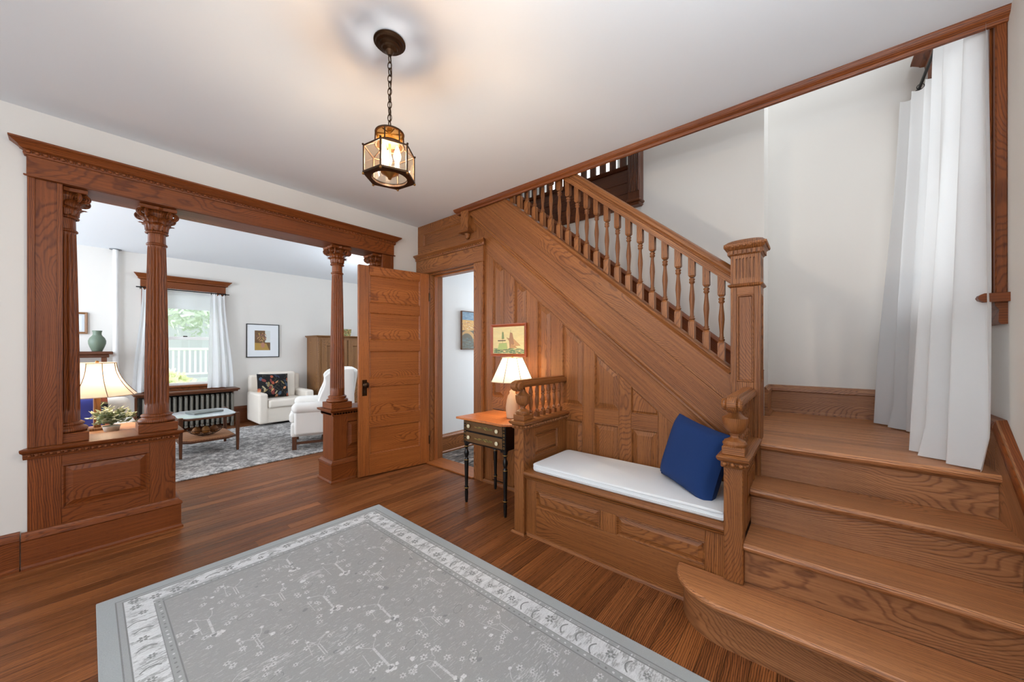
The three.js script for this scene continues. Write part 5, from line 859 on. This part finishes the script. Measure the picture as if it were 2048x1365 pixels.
// ---------- living room ----------
{
  const map = dataTexture(1024, 1024, (u, v) => { const a = noise(u * 40, v * 40, 40, 40, 91), b = noise(u * 110, v * 110, 110, 110, 92), d = noise(u * 260, v * 260, 260, 260, 93), t = step(0.25, 0.85, a * 0.35 + b * 0.35 + d * 0.35); return [112 + 92 * t, 109 + 90 * t, 107 + 88 * t]; });
  const r = thing('living_room_rug', 'mottled grey and ivory rug on the living room floor', 'rug', [2.0, 0, -5.6]);
  const g = new RoundedBoxGeometry(3.1, 0.012, 2.35, 2, 0.004), P = g.attributes.position, u = g.attributes.uv; for (let i = 0; i < u.count; i++) u.setXY(i, P.getX(i) / 2.4, P.getZ(i) / 2.4);
  plainMesh('pile', g, new THREE.MeshPhysicalMaterial({ map, roughness: 1 }), r).position.set(0.0, 0.0065, -0.13);
}
{ // swivel armchair
  const t = thing('swivel_armchair', 'cream upholstered square armchair under the flower print', 'armchair', [2.21, 0, -7.0]);
  const c = M.cream;
  add(t, 'swivel_base', lathe([[0, 0.0127], [0.22, 0.0127], [0.22, 0.045], [0, 0.045]], 30).translate(2.21, 0, -7.0), M.black);
  add(t, 'body', rounded(1.86, 2.56, 0.045, 0.30, -7.33, -6.72, 0.02), c);
  add(t, 'arm', rounded(1.80, 1.93, 0.045, 0.53, -7.35, -6.70, 0.035), c); add(t, 'arm', rounded(2.49, 2.62, 0.045, 0.53, -7.35, -6.70, 0.035), c);
  add(t, 'seat_cushion', rounded(1.935, 2.485, 0.285, 0.42, -7.22, -6.69, 0.035), c);
  add(t, 'backrest', rounded(1.82, 2.60, 0.20, 0.80, -7.40, -7.28, 0.04), c);
  add(t, 'back_cushion', rounded(1.935, 2.485, 0.38, 0.85, -7.30, -7.14, 0.05), c);
}
{
  const map = canvasTexture(512, 400, (c, w, h) => { c.fillStyle = '#120f12'; c.fillRect(0, 0, w, h); for (let i = 0; i < 46; i++) { const x = rr(0, w), y = rr(0, h); c.strokeStyle = '#6d6a52'; c.lineWidth = 3; c.beginPath(); c.moveTo(x, y); c.quadraticCurveTo(x + rr(-50, 50), y + rr(-40, 40), x + rr(-70, 70), y + rr(-60, 60)); c.stroke(); } for (let i = 0; i < 34; i++) { c.fillStyle = ['#a8553a', '#3e5266', '#8c7a52', '#c78a62', '#2f3a52', '#7a3a34', '#a79a7a'][i % 7]; c.beginPath(); c.ellipse(rr(0, w), rr(0, h), rr(20, 48), rr(10, 28), rr(0, 3), 0, 7); c.fill(); } });
  const m = new THREE.MeshPhysicalMaterial({ map, roughness: 0.95 });
  const t = thing('floral_pillow', 'black pillow with coloured flowers on the cream armchair', 'pillow', [2.09, 0.42, -7.03]);
  const p = plainMesh('cover', cushion(0.46, 0.40, 0.14, 0.06, 18), m, t); p.position.y = 0.205; p.rotation.set(-0.22, 0.02, -0.03);
  const t2 = thing('floral_pillow', 'black flowered pillow behind the big lamp stem on the sofa', 'pillow', [0.0, 0.455, -5.30]);
  const q = plainMesh('cover', cushion(0.38, 0.36, 0.13, 0.06, 18), m, t2); q.position.y = 0.18; q.rotation.set(-0.25, -0.3, 0.1);
  const t3 = thing('blue_pillow', 'violet blue pillow beside the big lamp stem on the sofa', 'pillow', [-0.06, 0.46, -4.95]);
  const s = plainMesh('cover', cushion(0.40, 0.36, 0.15, 0.08, 18), matte('#3a3f8a', 0.9, { sheen: 0.4, bumpMap: WEAVE, bumpScale: 0.0006 }), t3); s.position.y = 0.17; s.rotation.set(-0.2, 0.3, 0.05);
}
{ // sofa behind the console
  const t = thing('beige_sofa', 'beige sofa seen between the left columns behind the big lamp', 'sofa', [-0.5, 0, -5.1]), c = M.cream;
  add(t, 'base', rounded(-1.5, 0.30, 0.05, 0.30, -5.55, -4.70, 0.03), c); add(t, 'seat_cushion', rounded(-1.4, -0.5, 0.30, 0.45, -5.40, -4.68, 0.05), c); add(t, 'seat_cushion', rounded(-0.49, 0.20, 0.30, 0.45, -5.40, -4.68, 0.05), c);
  add(t, 'backrest', rounded(-1.5, 0.335, 0.30, 0.745, -5.62, -5.42, 0.06), c); add(t, 'arm', rounded(0.19, 0.335, 0.10, 0.60, -5.50, -4.70, 0.05), c);
  for (const [x, z] of [[-1.4, -5.5], [0.2, -5.5], [-1.4, -4.78], [0.2, -4.78]]) add(t, 'leg', box(x - 0.025, x + 0.025, 0.0, 0.06, z - 0.025, z + 0.025, 0.003), M.walnut);
}
{ // console behind the pedestal, with its plant
  const t = thing('console_table', 'narrow light wooden console just behind the left pedestal', 'table', [0.0, 0, -4.04]);
  const pale = wood(STRAIGHT, [1.0, 1.0, 1.0], 0.4);
  add(t, 'top', W(box(-0.75, 0.42, 0.62, 0.648, -4.28, -3.80, 0.004), 'x'), pale); add(t, 'apron', W(box(-0.70, 0.37, 0.55, 0.62, -4.24, -3.84, 0.003), 'x'), pale);
  for (const [x, z] of [[-0.70, -4.23], [0.37, -4.23], [-0.70, -3.85], [0.37, -3.85]]) add(t, 'leg', W(box(x - 0.022, x + 0.022, 0, 0.60, z - 0.022, z + 0.022, 0.003), 'y'), pale);
  const p = thing('potted_plant', 'small pale green leafy plant between the left columns', 'plant', [0.145, 0.648, -3.94]);
  plainMesh('pot', lathe([[0, 0], [0.038, 0], [0.046, 0.034], [0.048, 0.038], [0.042, 0.038], [0.040, 0.030], [0, 0.030]], 22), matte('#b9b2a4', 0.8), p);
  const leafG = (() => { const s = new Soup(), N = 5, Q = []; for (let j = 0; j <= N; j++) { const f = j / N, w = 0.011 * Math.sin(Math.PI * Math.pow(f, 0.7)) + 0.0005; Q.push([V(-w, f * 0.038, 0.008 * f * f), V(0, f * 0.038, 0.008 * f * f - 0.003), V(w, f * 0.038, 0.008 * f * f)]); } for (let j = 0; j < N; j++) for (let i = 0; i < 2; i++) s.quad(Q[j][i], Q[j][i + 1], Q[j + 1][i + 1], Q[j + 1][i]); return s.geo(1); })();
  const leafM = [['#9aa67a'], ['#ccd0ae'], ['#7d8c60']].map(([c]) => new THREE.MeshPhysicalMaterial({ color: c, roughness: 0.6, transmission: 0.25, thickness: 0 }));
  for (let k = 0; k < 44; k++) {
    const a = rr(0, 6.28), sp = 0.02 + 0.10 * Math.sqrt(rnd()), tip = V(sp * Math.cos(a) * 1.1, 0.03 + rr(0.02, 0.17) * (1.2 - sp * 5), sp * Math.sin(a) * 0.8), stem = plainMesh('stem', new THREE.TubeGeometry(new THREE.QuadraticBezierCurve3(V(0, 0.04, 0), V(tip.x * 0.4, tip.y + 0.03, tip.z * 0.4), tip), 6, 0.0012, 4), leafM[2], p);
    for (let i = 0; i < 8; i++) { const f = rr(0.25, 1), l = plainMesh('leaf', leafG, leafM[Math.floor(rnd() * 3)], stem), q = V(0, 0.04, 0).lerp(tip, f); l.position.set(q.x, q.y + 0.03 * f * (1 - f) * 2, q.z); l.rotation.set(rr(0.3, 1.6), rr(0, 6.28), rr(-0.5, 0.5), 'YXZ'); l.scale.setScalar(rr(0.7, 1.2)); }
  }
}
{ // coffee table with cane shelf
  const t = thing('coffee_table', 'small walnut coffee table with glass top and cane shelf', 'table', [0.97, 0, -5.72]);
  const oct = (k, cx, cz, w, d) => { const s = new THREE.Shape(); [[-w + k, -d], [w - k, -d], [w, -d + k], [w, d - k], [w - k, d], [-w + k, d], [-w, d - k], [-w, -d + k]].forEach(([x, z], i) => (i ? s.lineTo(cx + x, -(cz + z)) : s.moveTo(cx + x, -(cz + z)))); return s; };
  const ex = (s, y, h, b = 0.003) => new THREE.ExtrudeGeometry(s, { depth: h, bevelEnabled: true, bevelSize: b, bevelThickness: b, bevelSegments: 1 }).rotateX(-Math.PI / 2).translate(0, y, 0);
  add(t, 'glass_top', ex(oct(0.09, 0.97, -5.72, 0.265, 0.33), 0.455, 0.006), new THREE.MeshPhysicalMaterial({ color: '#dfe9ea', roughness: 0.03, metalness: 0.0, transmission: 0.25, thickness: 0, ior: 1.6 }));
  add(t, 'top_frame', W(ex(oct(0.09, 0.97, -5.72, 0.275, 0.34), 0.435, 0.014), 'x'), M.walnut);
  const cane = dataTexture(128, 128, (u, v) => { const a = Math.abs(Math.sin(u * 25.13)) > 0.45, b = Math.abs(Math.sin(v * 25.13)) > 0.45; return a && b ? [206, 148, 104] : [140, 92, 60]; }); cane.repeat.set(5, 5);
  add(t, 'cane_shelf', MUV(ex(oct(0.09, 0.97, -5.72, 0.245, 0.31), 0.19, 0.008)), new THREE.MeshPhysicalMaterial({ map: cane, roughness: 0.7 }));
  add(t, 'shelf_frame', W(ex(oct(0.09, 0.97, -5.72, 0.262, 0.326), 0.172, 0.014), 'x'), M.walnut);
  for (const [x, z] of [[0.715, -5.42], [1.235, -5.42], [0.715, -6.02], [1.235, -6.02]]) { const g = box(-0.02, 0.02, 0.0127, 0.47, -0.02, 0.02, 0.003), P = g.attributes.position; for (let i = 0; i < P.count; i++) { const k = 0.6 + 0.4 * Math.min(1, P.getY(i) / 0.2); P.setX(i, P.getX(i) * k); P.setZ(i, P.getZ(i) * k); } add(t, 'leg', W(g.translate(x, 0, z), 'y'), M.walnut); }
  const bk = thing('magazine', 'flat grey book lying on the glass coffee table', 'book', [0.98, 0.464, -5.75]); plainMesh('cover', box(-0.15, 0.15, 0.001, 0.018, -0.11, 0.11, 0.003), matte('#6e726f', 0.6), bk).rotation.y = 0.25; plainMesh('pages', box(-0.147, 0.152, 0.004, 0.015, -0.107, 0.107, 0.001), M.white, bk).rotation.y = 0.25;
  const bw = thing('wire_bowl', 'brown wire bowl on the cane shelf', 'bowl', [0.97, 0.202, -5.66]);
  const prof = [[0.045, 0], [0.10, 0.018], [0.145, 0.045], [0.165, 0.075]]; for (const [r, y] of prof) plainMesh('wire', new THREE.TorusGeometry(r, 0.0028, 6, 40).rotateX(Math.PI / 2).translate(0, y + 0.004, 0), M.bronze, bw);
  for (let i = 0; i < 16; i++) plainMesh('wire', tube(prof.map(([r, y]) => [r, y + 0.004, 0]), 0.002, 5).rotateY(i * 0.3927), M.bronze, bw);
  ['left', 'middle', 'right'].forEach((n, i) => { const k = thing('gourd', `${n === 'middle' ? 'middle brown gourd in the wire bowl' : n + ' brown gourd in the wire bowl'}`, 'gourd', [0.97 + (i - 1) * 0.082, 0.222, -5.66 + (i % 2) * 0.02], 'gourds in the bowl'); plainMesh('flesh', lathe([[0, 0], [0.025, 0.004], [0.042, 0.025], [0.044, 0.045], [0.032, 0.072], [0.012, 0.088], [0, 0.09]], 18), matte(['#8a5a2a', '#9a6a30', '#7d4f28'][i], 0.6, { bumpMap: CLOUD, bumpScale: 0.004 }), k); plainMesh('stem', new THREE.CylinderGeometry(0.003, 0.005, 0.02, 6).translate(0, 0.095, 0), matte('#5a4428', 0.8), k); });
}
{ // wing chair by the door
  const t = thing('wing_chair', 'white wing chair with dark legs beyond the right pedestal', 'armchair', [2.05, 0, -4.95]), c = M.creamCool;
  const turn = new THREE.Matrix4().makeTranslation(2.06, 0, -5.02).multiply(new THREE.Matrix4().makeRotationY(-1.95)), A = (n, g, m = c) => { add(t, n, g.applyMatrix4(turn), m); };   // chair faces its own +z
  A('seat_frame', rounded(-0.33, 0.33, 0.17, 0.34, -0.30, 0.34, 0.03)); A('seat_cushion', rounded(-0.27, 0.27, 0.33, 0.46, -0.22, 0.36, 0.045));
  A('backrest', (() => { const g = rounded(-0.32, 0.32, 0.30, 0.98, -0.06, 0.06, 0.05, 4), P = g.attributes.position; for (let i = 0; i < P.count; i++) { const y = P.getY(i); P.setZ(i, P.getZ(i) - 0.27 - 0.16 * Math.max(0, y - 0.4)); P.setY(i, y + (y > 0.6 ? 0.035 * (1 - (P.getX(i) / 0.32) ** 2) : 0)); } g.computeVertexNormals(); return g; })());
  for (const s of [-1, 1]) {
    const sh = new THREE.Shape(); sh.moveTo(-0.36, 0.34); sh.lineTo(0.02, 0.52); sh.bezierCurveTo(0.06, 0.66, -0.08, 0.74, -0.04, 0.88); sh.quadraticCurveTo(-0.08, 0.98, -0.34, 0.97); sh.lineTo(-0.36, 0.34);
    A('wing', MUV(toCreasedNormals(soft(new THREE.ExtrudeGeometry(sh, { depth: 0.03, bevelEnabled: true, bevelSize: 0.02, bevelThickness: 0.02, bevelSegments: 4, curveSegments: 10 })), 1).rotateY(-Math.PI / 2).translate(s * 0.325 + 0.015, 0, 0).scale(1, 1, 1)));
    A('arm', rounded(s * 0.33 - 0.055, s * 0.33 + 0.055, 0.20, 0.50, -0.30, 0.30, 0.03)); A('arm_roll', MUV(new THREE.CapsuleGeometry(0.07, 0.46, 6, 16).rotateX(Math.PI / 2).translate(s * 0.345, 0.525, 0.03)));
  }
  const legs = [[-0.29, 0.30], [0.29, 0.30], [-0.29, -0.27], [0.29, -0.27]]; for (const [x, z] of legs) A('leg', W(box(x - 0.024, x + 0.024, 0.0127, 0.18, z - 0.024, z + 0.024, 0.003), 'y'), M.walnut);
  for (const x of [-0.29, 0.29]) A('stretcher', W(box(x - 0.012, x + 0.012, 0.075, 0.105, -0.25, 0.28, 0.002), 'z'), M.walnut); A('stretcher', W(box(-0.28, 0.28, 0.075, 0.105, -0.02, 0.004, 0.002), 'x'), M.walnut);
}
{ // pine cabinet
  const t = thing('pine_cabinet', 'tall brown pine cabinet with panelled doors behind the wing chair', 'cabinet', [3.3, 0, -7.15]), x0 = 2.77, x1 = 3.85, z = -6.90, F = onZ(z);
  add(t, 'carcass', W(box(x0, x1, 0, 1.46, -7.42, z - 0.021, 0.004), 'y'), M.pine); add(t, 'cornice', W(mould([[0, 0], [0.012, 0], [0.02, 0.012], [0.034, 0.022], [0.036, 0.034], [0, 0.036]], V(x0, 1.455, z - 0.02), V(x1, 1.455, z - 0.02), AX.z, { m0: 1, m1: 1 }), 'x'), M.pine);
  add(t, 'cornice', W(mould([[0, 0], [0.012, 0], [0.02, 0.012], [0.034, 0.022], [0.036, 0.034], [0, 0.036]], V(x0, 1.455, z - 0.02), V(x0, 1.455, -7.42), V(-1, 0, 0), { m0: 1 }), 'z'), M.pine);
  add(t, 'top_board', W(box(x0, x1, 1.455, 1.49, -7.42, z - 0.02, 0.002), 'x'), M.pine);
  for (const [a, b] of [[2.83, 3.30], [3.32, 3.79]]) { const d = add(t, 'door', W(join([slab(rect(a, a + 0.08, 0.1, 1.41), -0.02, 0, F), slab(rect(b - 0.08, b, 0.1, 1.41), -0.02, 0, F), slab(rect(a + 0.08, b - 0.08, 1.31, 1.41), -0.02, 0, F), slab(rect(a + 0.08, b - 0.08, 0.1, 0.2), -0.02, 0, F), slab(rect(a + 0.08, b - 0.08, 0.68, 0.76), -0.02, 0, F)]), 'y'), M.pine); for (const [p, q] of [[0.2, 0.68], [0.76, 1.31]]) add(d, 'panel', W(rings(rect(a + 0.08, b - 0.08, p, q), [[0, 0], [0.008, 0.004], [0.014, -0.008], [0.022, -0.018]]).applyMatrix4(F), 'y'), M.pine); }
  const k = thing('painted_box', 'small flared painted planter on top of the pine cabinet', 'planter', [3.33, 1.491, -7.05]);
  const g = box(-0.10, 0.10, 0, 0.135, -0.06, 0.06, 0.003), P = g.attributes.position; for (let i = 0; i < P.count; i++) { const s = 0.8 + 0.2 * P.getY(i) / 0.135; P.setX(i, P.getX(i) * s); P.setZ(i, P.getZ(i) * s); } g.computeVertexNormals();
  plainMesh('body', g, new THREE.MeshPhysicalMaterial({ roughness: 0.7, map: canvasTexture(128, 96, (c, w, h) => { c.fillStyle = '#a8905a'; c.fillRect(0, 0, w, h); for (let i = 0; i < 60; i++) { c.fillStyle = ['#6a6a3c', '#c2a86a', '#7d5a34', '#8a9468'][i % 4]; c.beginPath(); c.ellipse(rr(0, w), rr(0, h), rr(5, 16), rr(4, 10), 0, 0, 7); c.fill(); } }) }), k);
  { const u = g.attributes.uv; for (let i = 0; i < u.count; i++) u.setXY(i, P.getX(i) / 0.2 + 0.5, P.getY(i) / 0.135); }
}
{ // radiator under a dark shelf
  const t = thing('radiator', 'old silver grey column radiator under the living room window', 'radiator', [1.08, 0, -7.3]), rm = matte('#77746b', 0.4, { metalness: 0.35 });
  const col = join([new THREE.CapsuleGeometry(0.0185, 0.40, 5, 10).translate(0, 0.30, 0.045), new THREE.CapsuleGeometry(0.0185, 0.40, 5, 10).translate(0, 0.30, -0.045), box(-0.019, 0.019, 0.05, 0.09, -0.05, 0.05, 0.006), box(-0.019, 0.019, 0.50, 0.535, -0.05, 0.05, 0.008)]);
  for (let k = 0; k < 17; k++) plainMesh('radiator_section', col, rm, t).position.set(-0.50 + k * 0.0625, 0, 0.03);
  add(t, 'gap_shade_sheet', box(0.53, 1.59, 0.04, 0.55, -7.355, -7.35, 0.001), M.black);  // black sheet stands in for the shade between the radiator sections
  for (const x of [0.58, 1.58]) add(t, 'foot', box(x - 0.02, x + 0.02, 0, 0.06, -7.31, -7.23, 0.006), rm);
  add(t, 'valve', new THREE.CylinderGeometry(0.014, 0.014, 0.08, 10).translate(1.625, 0.10, -7.27), M.brass);
  const s = thing('radiator_shelf', 'dark wooden shelf lying above the radiator', 'shelf', [1.08, 0.57, -7.3]);
  add(s, 'board', W(box(0.46, 1.66, 0.585, 0.612, -7.42, -7.13, 0.006), 'x'), M.dark); add(s, 'edge_moulding', W(box(0.48, 1.64, 0.562, 0.586, -7.41, -7.155, 0.006), 'x'), M.dark);
  for (const x of [0.49, 1.60]) add(s, 'side_support', W(box(x, x + 0.025, 0.0, 0.562, -7.43, -7.36, 0.002), 'y'), M.dark);
}
{ // mantel, vase, pipe
  const t = thing('mantelpiece', 'end of a dark wooden mantel shelf behind the big lamp', 'mantel', [-0.3, 0, -6.95]);
  add(t, 'shelf', W(box(-1.3, 0.265, 1.175, 1.212, -7.40, -6.84, 0.005), 'x'), M.dark); add(t, 'bed_moulding', W(box(-1.25, 0.235, 1.135, 1.176, -7.38, -6.88, 0.006), 'x'), M.dark);
  add(t, 'post', W(box(0.165, 0.215, 0, 1.135, -6.93, -6.88, 0.003), 'y'), M.dark); add(t, 'post', W(box(-1.2, -1.15, 0, 1.135, -6.93, -6.88, 0.003), 'y'), M.dark);
  const v = thing('green_vase', 'round grey green pottery vase on the mantel end', 'vase', [0.135, 1.213, -6.98]);
  plainMesh('body', lathe([[0, 0], [0.044, 0], [0.047, 0.01], [0.062, 0.05], [0.076, 0.10], [0.077, 0.135], [0.066, 0.17], [0.046, 0.198], [0.039, 0.21], [0.038, 0.235], [0.044, 0.262], [0.039, 0.264], [0.033, 0.24], [0, 0.22]], 32), matte('#62705f', 0.5, { bumpMap: CLOUD, bumpScale: 0.004 }), v);
  const p = thing('heating_pipe', 'slim white vertical pipe up the living room wall', 'pipe', [0.31, 0, -7.38]);
  add(p, 'pipe', new THREE.CylinderGeometry(0.028, 0.028, H, 18).translate(0.31, H / 2, -7.39), M.white); add(p, 'collar', new THREE.CylinderGeometry(0.06, 0.06, 0.008, 24).translate(0.31, H - 0.005, -7.39), matte('#7a7d7f', 0.4, { metalness: 0.6 }));
}
// ---------- uplights added out of view, in place of flash bounced off the ceilings ----------
for (const [label, x, z, k] of [['added uplight behind the viewer, in place of flash bounced off the hall ceiling', 0.45, 0.38, 10.4], ['added uplight in the living room corner, brightens the ceiling there', -1.9, -5.2, 5], ['added uplight hidden past the open door, brightens the living room ceiling', 3.5, -4.7, 17]]) {
  const t = thing('added_uplight', label, 'lamp', [x, 0, z], 'added_uplighters'), P = (n, g, m) => plainMesh(n, g, m, t);
  P('base', lathe([[0, 0], [0.14, 0], [0.14, 0.012], [0.03, 0.03], [0, 0.03]], 28), M.black); P('pole', new THREE.CylinderGeometry(0.012, 0.012, 1.72, 12).translate(0, 0.88, 0), M.black);
  P('added_uplight_bowl', lathe([[0, 1.72], [0.05, 1.725], [0.14, 1.77], [0.19, 1.83], [0.185, 1.832], [0.13, 1.78], [0.05, 1.74], [0, 1.735]], 32), M.black);
  P('added_uplight_disc', new THREE.CylinderGeometry(0.17, 0.17, 0.004, 32).translate(0, 1.815, 0), bulbMat('#fff2e0', 3));
  const l = new THREE.RectAreaLight(new THREE.Color(0.865, 0.96, 1.06), 12 * k, 0.28, 0.28); l.name = 'added_uplight_source'; l.position.set(0, 1.822, 0); l.rotation.x = Math.PI / 2; t.add(l);
}
// ---------- garden beyond the living room window ----------
{
  const lawn = thing('lawn', 'pale green lawn outside the living room window', 'lawn', [0, -0.6, -20]); lawn.userData.kind = 'structure';
  add(lawn, 'grass', MUV(box(-40, 60, -0.8, -0.6, -60, -7.7, 0)), matte('#8fa070', 1));
  const h = thing('white_porch', 'white railed porch of a house outside the window', 'porch', [3.4, -0.6, -19]), w = matte('#eceeee', 0.7), gry = matte('#c9ced0', 0.8);
  add(h, 'deck', box(1.2, 9, -0.6, 0.1, -21, -18.6, 0.02), gry); add(h, 'house_wall', MUV(box(1.2, 9, 0.1, 6, -21.4, -21, 0)), gry);
  add(h, 'top_rail', box(1.2, 9, 1.18, 1.28, -18.75, -18.65, 0.01), w); add(h, 'bottom_rail', box(1.2, 9, 0.22, 0.30, -18.75, -18.65, 0.01), w);
  for (let x = 1.3; x < 6; x += 0.16) add(h, 'baluster', box(x - 0.03, x + 0.03, 0.28, 1.2, -18.73, -18.67, 0.005), w);
  for (const x of [1.25, 5.2, 8.9]) add(h, 'porch_post', box(x - 0.09, x + 0.09, 0.1, 4, -18.8, -18.6, 0.01), w);
  add(h, 'porch_roof', box(1.0, 9.4, 4, 4.3, -21.4, -18.2, 0.03), gry);
  const leaf = new THREE.PlaneGeometry(0.16, 0.05);
  const tree = (name, label, pos, n, fill, mat, trunk) => { const t = thing(name, label, 'tree', pos); if (trunk) plainMesh('trunk', new THREE.CylinderGeometry(trunk * 0.5, trunk, 5, 10).translate(0, 2.5, 0), matte('#8d8177', 0.9), t); const m = new THREE.InstancedMesh(leaf, mat, n), d = new THREE.Object3D(); for (let i = 0; i < n; i++) { const p = fill(); d.position.set(...p); d.rotation.set(rr(-1.2, 1.2), rr(0, 6.3), rr(-1, 1)); d.scale.setScalar(rr(0.7, 1.7)); d.updateMatrix(); m.setMatrixAt(i, d.matrix); } m.name = 'foliage'; m.userData.kind = 'stuff'; shadows(m); t.add(m); };
  const green = (c) => new THREE.MeshPhysicalMaterial({ color: c, roughness: 0.8, transmission: 0.35, thickness: 0, side: THREE.DoubleSide });
  tree('evergreen_tree', 'drooping evergreen tree outside the living room window', [2.9, -0.6, -15.5], 9000, () => { const y = rr(2.9, 8), a = rr(0, 6.28), R = 3.2 * (1 - (y - 1) / 9), r = R * Math.sqrt(rnd()); return [r * Math.cos(a), y - 0.25 * r, r * Math.sin(a)]; }, green('#d2ddd2'), 0.12);
  tree('garden_shrub', 'bright yellow green shrub outside the window', [1.25, -0.6, -11.4], 1100, () => { const a = rr(0, 6.28), b = Math.acos(rr(-1, 1)), r = 0.5 * Math.cbrt(rnd()); return [r * Math.sin(b) * Math.cos(a), 0.85 + r * Math.cos(b), r * Math.sin(b) * Math.sin(a)]; }, green('#eef2d2'));
}
renderer.render(scene, camera);
